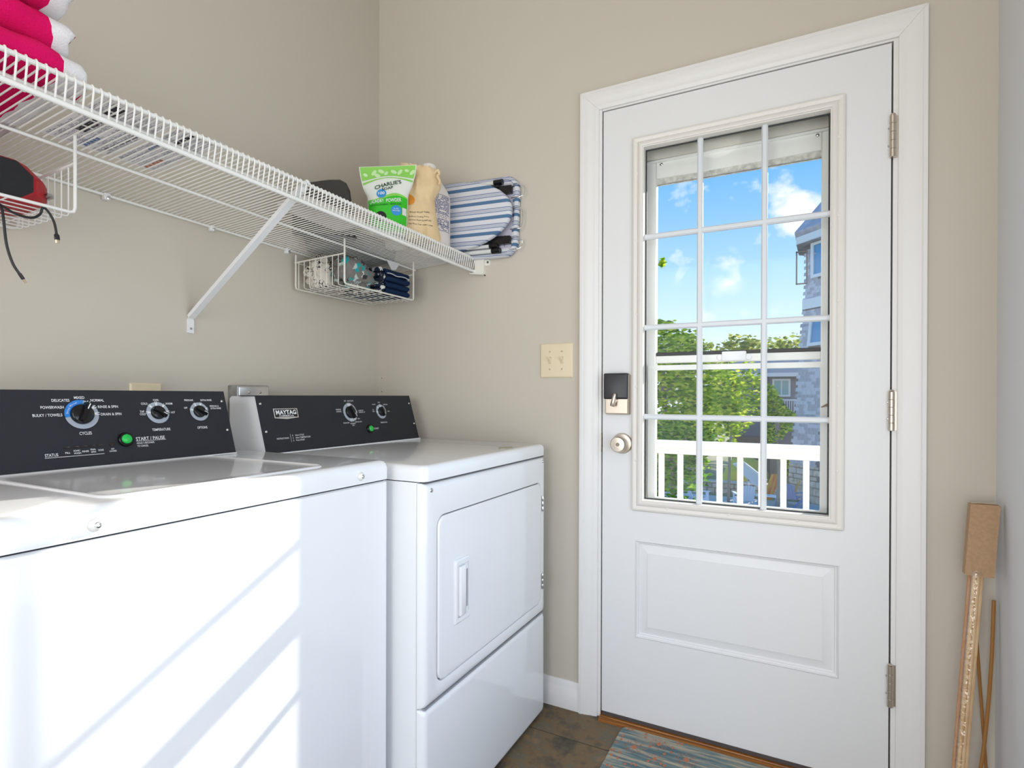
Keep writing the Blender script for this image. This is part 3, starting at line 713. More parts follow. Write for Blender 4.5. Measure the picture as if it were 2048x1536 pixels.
bm = B(); rr_loft(bm, [(oy0+.0012, oy1-.0012, oz0+.0012, oz1-.0012, .029, GXF-.0076), (oy0+.008, oy1-.008, oz0+.008, oz1-.008, .024, GXF-.0074)], MX, False, False, 8); obj('groove_shade', bm, M('groove_shade_grey', (.10, .10, .105), .7), dr)  # grey backing that paints shade into the groove round the door
obj('panel_seam', box(B(), GXF-.016, GXF-.0035, GY0+.008, GY1-.008, .3268, .3312), M('seam_shadow', (.33, .33, .34), .7), dr, False)
obj('panel_seam', box(B(), GXF-.016, GXF-.0035, GY0+.008, GY1-.008, .8618, .8672), MATS['groove_shade_grey'], dr, False)  # dark strip coloured as the shade in the upper seam
hx = GXF+.0025
bm = B(); rr_loft(bm, [(-.641, -.570, .489, .652, .004, hx-.001), (-.641, -.570, .489, .652, .004, hx+.003), (-.637, -.574, .493, .648, .003, hx+.0055), (-.630, -.577, .503, .638, .003, hx+.0050), (-.629, -.578, .504, .637, .003, hx+.0005)], MX, True, True, 3); hd = obj('door_handle', bm, ENAMEL, dd, True, ang=30)
bm = B(); rr_loft(bm, [(-.626, -.598, .507, .634, .003, hx), (-.626, -.598, .507, .634, .003, hx+.009), (-.623, -.601, .510, .631, .003, hx+.0115)], MX, True, True, 3); join(bm, bbox(hx, hx+.004, -.596, -.580, .507, .634, .001, 1)); ob_ = obj('grip_bar', bm, ENAMEL, dd)
bm = B(); rr_loft(bm, [(-.5925, -.5835, .522, .618, .002, hx+.0042), (-.5935, -.5825, .521, .619, .002, hx+.0044)], MX); obj('grip_slot', bm, M('grip_shade', (.34, .34, .35), .5), dd)
for z in (.705, .442):
    bm = B()
    for k in range(3): lathe(bm, [(.0042, 0), (.0046, .001), (.0046, .015), (.0042, .016)], (GXF+.0035, oy1+.002, z-.026+k*.0175), (0, 0, 1), 12)
    obj('door_hinge', bm, CHROME, dd)
screw(dr, (GXF, -.735, .8445), (1, 0, 0), .0055); screw(dr, (GXF, -.0905, .8465), (1, 0, 0), .0055)
bm = B(); lathe(bm, [(.034, 0), (.034, .0008), (.030, .0014), (0, .0014)], (.748, -.262, .9046), (0, 0, 1), 28)
for v in bm.verts: v.co.x = .748+(v.co.x-.748)*.55
obj('lint_cover', bm, M('lint_bronze', (.42, .38, .28), .35, .3), dr)
mpd, nd = con_map(.268, .903, .220, 1.066)
bm = B(); prism(bm, [(.102, .9045), (.266, .9045), (.2185, 1.0635), (.210, 1.0665), (.110, 1.0665), (.102, 1.0600)], GY0+.001, GY1-.009, lambda a, b_, d: (a, d, b_)); obj('console', bm, ENAMEL, dr, True, ang=30)
bm = B(); prism(bm, [(.2695, .9055), (.2205, 1.0690), (.150, 1.0690), (.150, 1.0668), (.2188, 1.0668), (.2665, .9055)], GY0-.006, GY1-.0075, lambda a, b_, d: (a, d, b_)); pan = obj('control_panel', bm, BLACKM, dr, True, ang=30)
bm = B(); box(bm, .268, .276, GY0, GY1-.008, .9048, .9070); obj('panel_trim', bm, ENAMEL, dr)
mpd2 = lambda a, v, d: mpd(a, v, d+.0018)
bm = B()
pts = [(-.720, .132), (-.634, .132), (-.634, .1038), (-.677, .1000), (-.720, .1038)]
prism(bm, pts, .0002, .0022, mpd2); bdg = obj('badge', bm, CHROME, pan, False)
bm = B(); quad(bm, [mpd2(a, v, .0026) for a, v in ((-.7165, .1298), (-.6375, .1298), (-.6375, .1062), (-.7165, .1062))]); obj('badge_field', bm, KNOB, bdg, False)
bm = B(); text(bm, 'MAYTAG', -.677, .1205, .0125, mpd2, .0030, .072, bold=.03); text(bm, 'COMMERCIAL', -.677, .1097, .0045, mpd2, .0030, .054, bold=.012); obj('badge_lettering', bm, INK, bdg, False)
bm = B()
for s, a0, a1, v, h in (('INSTRUCTIONS', -.7252, -.6834, .0437, .0046), ('1', -.6693, -.6675, .0503, .0042), ('Select CYCLE', -.6590, -.6267, .0505, .0046), ('2', -.6698, -.6668, .0427, .0042), ('Select TEMPERATURE', -.6590, -.6038, .0428, .0046), ('3', -.6698, -.6668, .0350, .0042), ('Press START', -.6590, -.6268, .0352, .0046),
                        ('WRINKLE', -.4770, -.4540, .1248, .0044), ('CONTROL', -.4770, -.4530, .1178, .0044), ('OFF', -.4330, -.4230, .1536, .0044), ('HEAVY DUTY', -.4180, -.3880, .1536, .0044), ('DAMP DRY', -.3740, -.3500, .1190, .0040), ('FRESHEN UP', -.3740, -.3440, .1130, .0040), ('OFF', -.3860, -.3770, .0905, .0042), ('MANUAL DRY', -.4010, -.3690, .0800, .0042), ('ECON DRY', -.4560, -.4280, .0785, .0042), ('NORMAL', -.4250, -.4000, .0753, .0042), ('DRY', -.4175, -.4065, .0690, .0042),
                        ('TEMPERATURE', -.2770, -.2410, .0725, .0046), ('LOW', -.2675, -.2555, .1470, .0042), ('EX LOW', -.2990, -.2820, .1400, .0040), ('MEDIUM', -.2400, -.2190, .1388, .0040), ('NO', -.3030, -.2970, .1200, .0040), ('HEAT', -.3050, -.2940, .1140, .0040), ('HIGH', -.2260, -.2150, .1130, .0040), ('START', -.3180, -.2925, .0523, .0062)):
    text(bm, s, (a0+a1)/2, v, h, mpd2, .0004, a1-a0, bold=.006); obj('lettering', bm, INK, pan, False); bm = B()
quad(bm, [mpd2(a, v, .0004) for a, v in ((-.6768, .0311), (-.6760, .0311), (-.6760, .0553), (-.6768, .0553))])
obj('underline', bm, INK, pan, False)
dial(pan, (-.4150, .1140), .0315, .0220, mpd2, nd, -68, (97, 80, 2, 262, 280, 300, 312))
dial(pan, (-.2600, .1128), .0262, .0172, mpd2, nd, -75, (92, 135, 182, 45))
push_button(pan, (-.3383, .0522), mpd2, nd, .0150, .0098)
for a, v in ((-.7580, .1475), (-.7565, .0660), (-.0915, .1411), (-.0880, .0606)): screw(pan, mpd2(a, v, 0), nd, .0042)
bm = B(); tube(bm, [(.09, -.42, .35), (.05, -.42, .35), (.04, -.42, .30), (.04, -.42, .05)], .055, 16); obj('vent_duct', bm, STEEL, dr)

# ------------------------------------------------------------------ outlets and switches
def plate(name, label, cat, y0, y1, z0, z1, mat, mp=MX, d0=0., s=1):
    o = thing(name, label, cat, tuple(mp((y0+y1)/2, z0, d0)))
    bm = B(); rr_loft(bm, inset_rings(y0, y1, z0, z1, .003, ((0, d0), (0, d0+s*.002), (.004, d0+s*.006), (.008, d0+s*.0065))), mp, True, True, 3)
    obj('cover_plate', bm, mat, o, True, ang=25); return o
ol = plate('wall_outlet', 'ivory plastic wall outlet plate peeking above the washer panel', 'outlet', -.980, -.897, 1.008, 1.1015, IVORY)
for z in (1.032, 1.072):
    bm = B(); rr_loft(bm, inset_rings(-.9555, -.9215, z-.014, z+.014, .010, ((0, .006), (0, .0080), (.001, .0085))), MX, True, True, 6); rc = obj('receptacle', bm, IVORY, ol)
    for q in (-.9455, -.9315): obj('slot', box(B(), .0084, .0088, q-.001, q+.001, z-.004, z+.005), DARK, rc, False)
screw(ol, (.0065, -.9385, 1.052), (1, 0, 0), .003, IVORY)
mo = thing('dryer_outlet', 'galvanised steel outlet box behind the dryer console', 'outlet', (0, -.635, .985))
bm = B(); rr_loft(bm, inset_rings(-.694, -.578, .986, 1.1005, .004, ((0, 0), (0, .040), (.002, .044), (.006, .045))), MX, True, True, 3); obj('box_body', bm, STEEL, mo)
bm = B(); rr_loft(bm, inset_rings(-.690, -.582, .990, 1.0965, .004, ((0, .0445), (0, .047), (.002, .0480))), MX, True, True, 3); cp_ = obj('cover_plate', bm, M('galvanised_light', (.62, .62, .63), .3, 1.), mo)
for q in (-.655, -.615): screw(cp_, (.048, q, 1.079), (1, 0, 0), .004, NICKEL)
sw = plate('light_switch', 'cream double toggle light switch plate on the wall beside the door', 'light switch', .7495, .8735, 1.1335, 1.2560, IVORY, MY, 0., -1)
for q in (.7880, .8340):
    bm = B(); rr_loft(bm, inset_rings(q-.0055, q+.0055, 1.183, 1.2085, .001, ((0, -.0064), (0, -.0072), (.001, -.0074))), MY, True, True, 2); f_ = obj('toggle_frame', bm, M('ivory_shade', (.62, .54, .34), .4), sw)
    bm = B(); rr_loft(bm, [(q-.004, q+.004, 1.190, 1.202, .001, -.0070), (q-.0035, q+.0035, 1.199, 1.207, .001, -.0165), (q-.003, q+.003, 1.201, 1.207, .001, -.0180)], MY, True, True, 2); obj('toggle', bm, IVORY, f_)
    for z in (1.164, 1.2265): screw(sw, (q, -.0062, z), (0, -1, 0), .0030, M('screw_ivory', (.55, .47, .30), .4, .3))

# ------------------------------------------------------------------ wire shelf
SL = -.0133
def D(x, y): return 1.562+SL*y+.0588*x        # top of the shelf deck rods (it sags a little)
SY0, SY1, SXF = -1.80, -.006, .472
sh = thing('wire_shelf', 'long white vinyl-coated wire shelf mounted above both machines', 'shelf', (0, -.9, 1.56))
def rod(name, x, dz, r, y0=SY0, y1=SY1):
    bm = B(); tube(bm, [(x, y0, D(x, y0)+dz), (x, y1, D(x, y1)+dz)], r, 10); o = obj(name, bm, WIRE, sh)
    for y in (y1,):
        bm = B(); lathe(bm, [(r*1.1, -.012), (r*1.45, -.010), (r*1.45, .0), (r*.9, .003), (0, .003)], (x, y-.001, D(x, y)+dz), (0, 1, 0), 10); obj('end_cap', bm, WIRE, o)
rod('back_rod', .010, 0, .0036); rod('middle_rod', .205, -.003, .0036, y1=-.02); rod('support_rod', .402, -.003, .0036, y1=-.03)
rod('lip_top_rod', SXF, .0, .0044); rod('lip_bottom_rod', SXF+.003, -.049, .0050)
bm = B(); dz = lambda x: D(x, 0)
tube(bm, [(.006, 0, dz(.006)+.0050), (.20, 0, dz(.2)+.0050), (.40, 0, dz(.4)+.0050), (SXF-.006, 0, dz(SXF)+.0056), (SXF+.002, 0, dz(SXF)+.0050), (SXF+.0058, 0, dz(SXF)+.0005), (SXF+.0060, 0, dz(SXF)-.008), (SXF-.0035, 0, dz(SXF)-.0525)], .0017, 6)
wire0 = obj('cross_wire', bm, WIRE, sh)
inv = Vector(INV[sh.name].translation)
wire0.location = (0, SY1-.008, SL*(SY1-.008))
for k in range(1, 132):
    y = SY1-.008-.01345*k
    if y < SY0: break
    copy_obj(wire0, sh, (0, y, SL*y))
for y in (-1.04, -.754, -.478, -1.33):
    bm = B(); z = D(0, y)
    join(bm, bbox(0, .016, y-.007, y+.009, z-.012, z+.006, .003, 2)); cl = obj('wall_clip', bm, M('clip_white', (.82, .82, .82), .3), sh)
    bm = B(); lathe(bm, [(.0052, 0), (.0052, .002), (.003, .003), (0, .003)], (.016, y+.003, z-.0065), (1, 0, 0), 12); obj('clip_screw', bm, CHROME, cl)
# end bracket on the back wall
bm = B(); ze = D(SXF, 0)
prism(bm, [(.478, ze+.004), (.520, ze-.006), (.520, ze-.068), (.470, ze-.060), (.470, ze-.052), (.480, ze-.052)], -.014, -.0005, MY)
prism(bm, [(.4655, ze-.060), (.520, ze-.068), (.520, ze-.064), (.4655, ze-.056)], -.030, -.0005, MY)
eb = obj('end_bracket', bm, M('bracket_cream', (.80, .78, .70), .42), sh, True, ang=25)
bm = B(); rr_loft(bm, inset_rings(.516, .541, ze-.031, ze-.007, .010, ((0, 0), (0, -.004), (.001, -.005))), MY, True, True, 6); obj('bracket_tab', bm, MATS['bracket_cream'], eb)
screw(eb, (.532, -.005, ze-.018), (0, -1, 0), .0042, M('dark_screw', (.10, .10, .09), .4, .6))
# diagonal brace
by = -.815; A_ = Vector((.008, by, 1.292)); Bv = Vector((SXF-.004, by, D(SXF, by)-.006)); d_ = (Bv-A_).normalized(); nn = Vector((d_.z, 0, -d_.x))
bm = B(); sec = [(-.0095, .0), (.0095, .0), (.0095, -.011), (.0078, -.011), (.0078, -.0016), (-.0078, -.0016), (-.0078, -.011), (-.0095, -.011)]
for t_ in (0,):
    Q0 = [bm.verts.new(A_+Vector((0, a, 0))+nn*c) for a, c in sec]; Q1 = [bm.verts.new(Bv+Vector((0, a, 0))+nn*c) for a, c in sec]
    for k in range(8): bm.faces.new((Q0[k], Q0[(k+1) % 8], Q1[(k+1) % 8], Q1[k]))
    bm.faces.new(Q0[::-1]); bm.faces.new(Q1)
br = obj('diagonal_brace', bm, M('brace_white', (.82, .82, .83), .35), sh, False)
bm = B(); prism(bm, [(by-.0095, 1.250), (by+.0095, 1.249), (by+.0098, 1.284), (by+.007, 1.296), (by-.004, 1.300), (by-.0098, 1.288)], .0005, .0045, MX); bf = obj('brace_foot', bm, MATS['brace_white'], br)
screw(bf, (.0045, by, 1.2625), (1, 0, 0), .0032, STEEL)
bm = B(); tube(bm, [(SXF-.012, by, D(SXF, by)-.018), (SXF-.004, by, D(SXF, by)+.004), (SXF+.004, by, D(SXF, by)+.008), (SXF+.011, by, D(SXF, by)-.002)], .006, 8, flat=.4); obj('brace_hook', bm, MATS['brace_white'], br)

# ------------------------------------------------------------------ baskets hanging under the shelf
def basket(label, x0, x1, y0, y1, zb, rim, mat, nx=8, r=.0028):
    o = thing('wire_basket', label, 'basket', ((x0+x1)/2, (y0+y1)/2, zb), group='baskets under the shelf')
    zt = D(x1, y1)+.006; zk = D(x0, y1)-.010
    def fillet(pts, rr=.010):
        out = [Vector(pts[0])]
        for a, b_, c in zip(pts, pts[1:], pts[2:]):
            a, b_, c = Vector(a), Vector(b_), Vector(c); p = b_+(a-b_).normalized()*rr; q = b_+(c-b_).normalized()*rr
            out += [p, p.lerp(b_, .5).lerp(b_.lerp(q, .5), .5), q]
        return out+[Vector(pts[-1])]
    bm = B(); tube(bm, fillet([(x1, y0, zt), (x1, y0, zb), (x1, y1, zb), (x1, y1, zt)]), r*1.15, 8); obj('front_frame', bm, mat, o)
    bm = B(); tube(bm, fillet([(x0, y0, zk), (x0, y0, zb), (x0, y1, zb), (x0, y1, zk)]), r, 8); obj('rear_frame', bm, mat, o)
    for y in (y0, y1):
        bm = B(); tube(bm, [(x0-.004, y, rim-.004), (x1+.002, y, rim+.004)], r, 8); obj('rim_rod', bm, mat, o)
    for k in range(nx):
        x = x0+(x1-x0)*(k+.6)/(nx+.6); z = rim-.004+.008*(x-x0)/(x1-x0)
        bm = B(); tube(bm, fillet([(x, y0-.001, z), (x, y0-.001, zb-.002), (x, y1+.001, zb-.002), (x, y1+.001, z)], .006), .0013, 6); obj('cross_wire', bm, mat, o)
    for t_ in (.18, .36, .54, .72, .9):
        y = y0+(y1-y0)*t_
        bm = B(); tube(bm, fillet([(x0, y, rim-.02), (x0, y, zb), (x1, y, zb)], .006), .0013, 6); obj('floor_wire', bm, mat, o)
    bm = B(); tube(bm, [(x0, y0, rim-.004), (x0, y1, rim-.004)], r*.8, 8); obj('rear_rod', bm, mat, o)
    return o
basket('cream wire basket under the shelf holding patterned cloths and navy towels', .025, .250, -.455, -.090, 1.437, 1.532, WIRE2)
basket('white wire basket under the shelf holding the red case', .020, .262, -1.600, -1.222, 1.440, 1.538, WIRE)

# contents of the far basket
tealp = patches('teal_print', (.20, .185, .17), [(.16, (.02, .34, .36)), (.27, (.21, .195, .18)), (.46, (.74, .72, .68)), (.56, (.19, .18, .165)), (.74, (.05, .05, .055)), (.79, (.22, .20, .185)), (.90, (.48, .56, .53))], 58)
linep = patches('line_print', (.74, .68, .60), [(.30, (.70, .65, .57)), (.93, (.03, .42, .45)), (.96, (.74, .68, .60))], 34, line=(.03, .03, .035))
checkp = patches('check_print', (.02, .024, .04), [(.45, (.70, .68, .66)), (.62, (.02, .03, .06)), (.85, (.65, .64, .62))], 62)
def bundle(name, mat, label, c, rad, seed, amp=.28, fs=1.6, grp='cloths in the far basket'):
    o = thing(name, label, 'cloth', (c[0], c[1], c[2]-rad[2]), group=grp)
    bm = B(); blob(bm, c, rad, amp, fs, seed, 4)
    for v in bm.verts:      # creases
        p = v.co; k = abs(noise.noise(Vector((p.x*28+seed, p.y*20, p.z*26))))
        v.co -= (p-Vector(c)).normalized()*.020*max(0, .38-k)
        v.co.z = max(v.co.z, 1.4415)
        v.co.x = min(max(v.co.x, .031), .244); v.co.y = max(v.co.y, -.449)
    obj('cloth_body', bm, mat, o, True, ang=80); return o
bundle('printed_cloth', linep, 'crumpled off-white cloth with black line drawings in the far basket', (.088, -.402, 1.496), (.056, .046, .060), 3)
bundle('printed_cloth', tealp, 'crumpled grey cloth with teal and white patches in the far basket', (.190, -.352, 1.496), (.048, .086, .062), 8)
bundle('printed_cloth', linep, 'second off-white line-drawn cloth, behind the grey and teal one', (.088, -.314, 1.500), (.050, .040, .058), 12)
navy = M('navy_terry', (.012, .028, .075), .95, spec=.1, bump=.6, bs=500)
for k, (lab, z0) in enumerate((('navy blue folded towel at the bottom of the basket stack', 1.444), ('navy blue folded towel, second from the bottom in the basket', 1.466), ('navy blue folded towel, third from the bottom in the basket', 1.489), ('navy blue folded towel with a white edge, topmost in the basket', 1.512))):
    tw = thing('folded_towel', lab, 'towel', (.14, -.165, z0), group='navy towels in the far basket')
    bm = B(); folded(bm, .048, .238, z0, 2, .0108, -.236, -.100, 12, .003, k); obj('towel_body', bm, navy, tw, True, ang=80)
    if k == 3:
        bm = B(); tube(bm, [(.241+.002*math.sin(i), -.232+i*.0128, z0+.0035+.0016*math.sin(i*1.1)) for i in range(11)], .0016, 6); obj('towel_edge', bm, M('towel_white', (.72, .72, .74), .9), tw)
ck = thing('check_cloth', 'black and white checked cloth squeezed between the towels and the printed cloths', 'cloth', (.14, -.255, 1.444), group='cloths in the far basket')
bm = B(); folded(bm, .045, .236, 1.444, 5, .0185, -.262, -.240, 6, .002, 21); obj('cloth_body', bm, checkp, ck, True, ang=80)
lf_ = thing('paper_slip', 'white paper slip poking down through the shelf wires above the navy towels', 'paper', (.23, -.15, 1.55))
bm = B(); prism(bm, [(-.205, 1.575), (-.125, 1.575), (-.150, 1.546), (-.172, 1.540)], .2120, .2128, MX); obj('slip', bm, M('paper', (.74, .73, .76), .8), lf_, False)

# ------------------------------------------------------------------ red case and cable in the near basket
RED = M('red_fabric', (.50, .008, .018), .55, var=(.42, .006, .014), vs=90, bump=.3, bs=700)
rc_ = thing('speaker_case', 'red zippered case with a black octagonal front in the near wire basket', 'case', (.15, -1.42, 1.443))
def octo(iy, iz, x, k=.026):
    y0_, y1_, z0_, z1_ = -1.590+iy, -1.2265-iy, 1.4455+iz, 1.5330-iz
    return [(x, y1_, z0_+k), (x, y1_, z1_-k), (x, y1_-k*1.2, z1_), (x, y0_+k, z1_), (x, y0_, z1_-k), (x, y0_, z0_+k), (x, y0_+k, z0_), (x, y1_-k*1.2, z0_)]
bm = B(); rings = [[bm.verts.new(p) for p in octo(i, q, x)] for i, q, x in ((.040, .012, .055), (.010, .003, .075), (0, 0, .11), (0, 0, .160), (.018, .001, .190), (.042, .004, .214))]
for A, Q in zip(rings, rings[1:]):
    for k in range(8): bm.faces.new((A[k], A[(k+1) % 8], Q[(k+1) % 8], Q[k]))
bm.faces.new(rings[0][::-1]); bm.faces.new(rings[-1])
bmesh.ops.bevel(bm, geom=bm.edges[:], offset=.003, segments=2, affect='EDGES'); obj('case_shell', bm, RED, rc_)
bm = B(); prism(bm, [(p[1], p[2]) for p in octo(.046, .0065, 0, .022)], .2125, .2160, MX); obj('front_grille', bm, M('grille_black', (.006, .006, .008), .6, bump=.5, bs=900), rc_, False)
bm = B(); join(bm, bbox(.150, .185, -1.2330, -1.2255, 1.480, 1.487, .001, 1)); join(bm, bbox(.170, .192, -1.2400, -1.2300, 1.4815, 1.4875, .001, 1)); obj('zipper_pull', bm, M('zip_grey', (.42, .41, .40), .35, .7), rc_)
BLK = M('cable_black', (.012, .012, .014), .45)
cb = thing('charging_cable', 'thin black charging cable dangling from the near wire basket', 'cable', (.25, -1.29, 1.29))
def spline(P_, n_=8):
    P_ = [Vector(p) for p in P_]; out = []
    for i in range(len(P_)-1):
        a, b_, c, d = P_[max(i-1, 0)], P_[i], P_[i+1], P_[min(i+2, len(P_)-1)]
        for k in range(n_):
            t_ = k/n_; out.append(.5*((2*b_)+(c-a)*t_+(2*a-5*b_+4*c-d)*t_*t_+(3*b_-a-3*c+d)*t_**3))
    return out+[P_[-1]]
bm = B(); tube(bm, spline([(.20, -1.340, 1.452), (.245, -1.336, 1.425), (.255, -1.335, 1.405), (.258, -1.331, 1.352), (.258, -1.322, 1.318), (.258, -1.312, 1.300)]), .0024, 8); obj('cord', bm, BLK, cb)
bm = B(); tube(bm, spline([(.24, -1.336, 1.428), (.25, -1.315, 1.414), (.25, -1.290, 1.413), (.25, -1.276, 1.424), (.252, -1.272, 1.438), (.256, -1.264, 1.430), (.258, -1.256, 1.412), (.258, -1.252, 1.390)]), .0024, 8); obj('cord', bm, BLK, cb)
for (p, q, w) in (((.258, -1.3135, 1.303), (.258, -1.3055, 1.290), .0046), ((.258, -1.2522, 1.392), (.258, -1.2510, 1.379), .0050)):
    p, q = Vector(p), Vector(q); bm = B(); tube(bm, [p, p.lerp(q, .12), p.lerp(q, .3), q], w, 8, rad=[w*.5, w*.6, w, w], flat=.6); pl = obj('plug', bm, BLK, cb)
    bm = B(); tube(bm, [q, q+(q-p)*.50], w*.72, 6, flat=.5); obj('plug_tip', bm, M('plug_metal', (.66, .52, .38), .3, .9), pl)

# ------------------------------------------------------------------ on the shelf: towels, leaflets
PINK = (.70, .004, .115); WHT = (.80, .78, .79)
pinks = stripes('pink_terry', (0, 1, 0), [(0, WHT), (.24, PINK), (.93, WHT)], .140, .95, .8, 420, off=-.62, wob=.022)
pinks2 = stripes('pink_terry_b', (0, 1, .2), [(0, WHT), (.20, PINK), (.95, WHT)], .120, .95, .8, 420, off=-.90, wob=.022)
def DT(x, y): return D(x, y)+.0072
tw_lab = ('bottom folded beach towel of the pink and white stack', 'pink and white striped beach towel second from the bottom', 'pink and white striped beach towel third from the bottom', 'topmost pink and white striped beach towel on the shelf')
zb = 0.
for k, (x0, x1, ye, th, ly, mt) in enumerate(((.115, .440, -1.283, .0270, 2, pinks), (.130, .424, -1.300, .0290, 2, pinks2), (.150, .440, -1.305, .0330, 2, pinks), (.150, .428, -1.312, .0400, 2, pinks2))):
    ym = (ye-1.78)/2
    tw = thing('beach_towel', tw_lab[k], 'towel', (.28, ym, DT(.28, ym)+zb), group='pink and white beach towels')
    bm = B(); folded(bm, x0, x1, 0, ly, th, -1.78, ye, 30, .010, 30+k, mp=lambda a, y, z, zb=zb: (a, y, DT(a, y)+zb+z)); obj('towel_body', bm, mt, tw, True, ang=80)
    if k in (0, 2):
        z_ = zb+th*.9; bm = B(); prism(bm, [(ye-.055, 0), (ye-.026, 0), (ye-.024, .014), (ye-.055, .015)], 0, .0035, lambda a, b_, d: (x1-.002+d, a, DT(x1, a)+z_+b_)); obj('towel_label', bm, M('towel_white', (.72, .72, .74), .9), tw)
    zb += th*ly+.007
PAPER = M('leaflet_paper', (.88, .86, .88), .85)
def leaflet(label, pts, seed, dzz, blocks):
    cx_ = sum(p[0] for p in pts)/4; cy_ = sum(p[1] for p in pts)/4
    o = thing('leaflet', label, 'leaflet', (cx_, cy_, DT(cx_, cy_)))
    def m_(a, b_, d):
        p = Vector(pts[0]).lerp(Vector(pts[1]), a).lerp(Vector(pts[3]).lerp(Vector(pts[2]), a), b_)
        return (p.x, p.y, DT(p.x, p.y)+dzz+.0012*math.sin(a*5+seed)**2+d)
    bm = B(); n_ = 10; G = [[[bm.verts.new(m_(i/n_, k/n_, d)) for k in range(n_+1)] for i in range(n_+1)] for d in (0, .0005)]
    for i in range(n_):
        for k in range(n_):
            for g in G: bm.faces.new((g[i][k], g[i+1][k], g[i+1][k+1], g[i][k+1]))
    obj('sheet', bm, PAPER, o)
    rnd = random.Random(seed); bm = B()
    def cell(bm, a0, a1, b0, b1): quad(bm, [m_(a, b_, -.0003) for a, b_ in ((a0, b0), (a1, b0), (a1, b1), (a0, b1))])
    for r_ in range(44):
        b0 = .05+r_*.0205
        if any(abs(b0-q[2]) < .03 for q in blocks): continue
        a = .04
        while a < .93:
            w = rnd.uniform(.02, .07)
            if rnd.random() < .72: cell(bm, a, min(a+w, .96), b0, b0+.008)
            a += w+rnd.uniform(.008, .03)
    obj('print_lines', bm, M('print_grey', (.30, .31, .38), .8), o, False, kind='stuff')
    for a0, a1, bq, hb, col in blocks:
        for k in range(5):
            w = (a1-a0)/5; bm = B(); cell(bm, a0+w*k, a0+w*(k+.78), bq-hb/2, bq+hb/2); obj('print_block', bm, M('print_'+col, {'black': (.035, .03, .035), 'orange': (.62, .22, .12), 'blue': (.12, .22, .45), 'pale': (.55, .42, .42)}[col], .8), o, False)
    return o
leaflet('printed instruction leaflet lying on the shelf beside the beach towels', [(.215, -1.262), (.452, -1.262), (.452, -1.135), (.215, -1.135)], 4, 0., [(.30, .95, .30, .14, 'black'), (.05, .30, .55, .10, 'blue'), (.1, .6, .85, .06, 'black')])
leaflet('printed colour leaflet nearest the diagonal brace on the shelf', [(.218, -1.128), (.458, -1.128), (.472, -1.040), (.222, -1.040)], 9, .0004, [(.62, .98, .40, .16, 'black'), (.03, .30, .72, .10, 'orange'), (.4, .6, .2, .1, 'blue')])

# ------------------------------------------------------------------ on the shelf, far end
# printed powder pouch
LIME = M('pouch_lime', (.26, .62, .10), .45); GREEN = M('pouch_green', (.03, .52, .015), .4); PALE = M('pouch_white', (.76, .78, .72), .42)
pb = thing('powder_pouch', 'green and white laundry powder pouch standing on the shelf', 'pouch', (.371, -.383, DT(.371, -.383)), math.radians(-49.96+90), local=True)
def pouch_w(v):      # half width by height
    pts = [(0, .055), (.02, .060), (.09, .0640), (.128, .0655), (.155, .078), (.19, .087), (.222, .092), (.228, .092)]
    for (a, w0), (b_, w1) in zip(pts, pts[1:]):
        if v <= b_: return w0+(w1-w0)*(v-a)/(b_-a)
    return pts[-1][1]
def pouch_d(u, v, s=1):
    f = max(0., 1-(u*1.0)**4); t_ = max(0., 1-(v/.215))
    return s*(.030*f*min(1, t_*1.6)+.0012+.002*noise.noise(Vector((u*2.2, v*16, 3*s)))*f)
def pm(u, v, d, s=1):     # u in -1..1 ; front faces local -y
    w = pouch_w(v); top = .012*u if v > .15 else .012*u*(v/.15)**2
    return (u*w, -pouch_d(u, v, 1)-d if s == 1 else pouch_d(u, v, 1)+d, v+top*(1 if v > .1 else v/.1))
def grid_shell(bm, fn, nu, nv, v0, v1):
    G = {}
    for s in (1, -1):
        for i in range(nu+1):
            for k in range(nv+1):
                G[s, i, k] = bm.verts.new(fn(-1+2*i/nu, v0+(v1-v0)*k/nv, 0, s))
        for i in range(nu):
            for k in range(nv): bm.faces.new((G[s, i, k], G[s, i+1, k], G[s, i+1, k+1], G[s, i, k+1]))
    for i in range(nu):
        for k in (0, nv): bm.faces.new((G[1, i, k], G[1, i+1, k], G[-1, i+1, k], G[-1, i, k]))
    for k in range(nv):
        for i in (0, nu): bm.faces.new((G[1, i, k], G[1, i, k+1], G[-1, i, k+1], G[-1, i, k]))
    return bm
bm = grid_shell(B(), pm, 20, 24, 0, .228); pbo = obj('pouch_body', bm, PALE, pb, True, ang=60)
def decal(parent, name, mat, fn, v_lo, v_hi, u0=-.97, u1=.97, nu=24, nv=8, lift=.0007):
    bm = B(); G = []
    for i in range(nu+1):
        u = u0+(u1-u0)*i/nu; a, c = v_lo(u), v_hi(u); G.append([bm.verts.new(fn(u, a+(c-a)*k/nv, lift)) for k in range(nv+1)])
    for i in range(nu):
        for k in range(nv): bm.faces.new((G[i][k], G[i+1][k], G[i+1][k+1], G[i][k+1]))
    return obj(name, bm, mat, parent, True, ang=60)
decal(pbo, 'printed_band', LIME, pm, lambda u: .187+.006*math.cos(u*3), lambda u: .2265)
decal(pbo, 'printed_swoosh', LIME, pm, lambda u: .176+.010*math.cos(u*2.6), lambda u: .181+.0075*math.cos(u*2.6), nv=2)
decal(pbo, 'printed_panel', GREEN, pm, lambda u: .004, lambda u: .116+.006*math.sin(u*3+.5))
decal(pbo, 'printed_wave', LIME, pm, lambda u: .116+.006*math.sin(u*3+.5), lambda u: .122+.009*math.sin(u*3+.7), nv=2)
pmt = lambda a, b_, d: pm(max(-.98, min(.98, a/pouch_w(b_))), b_, d)
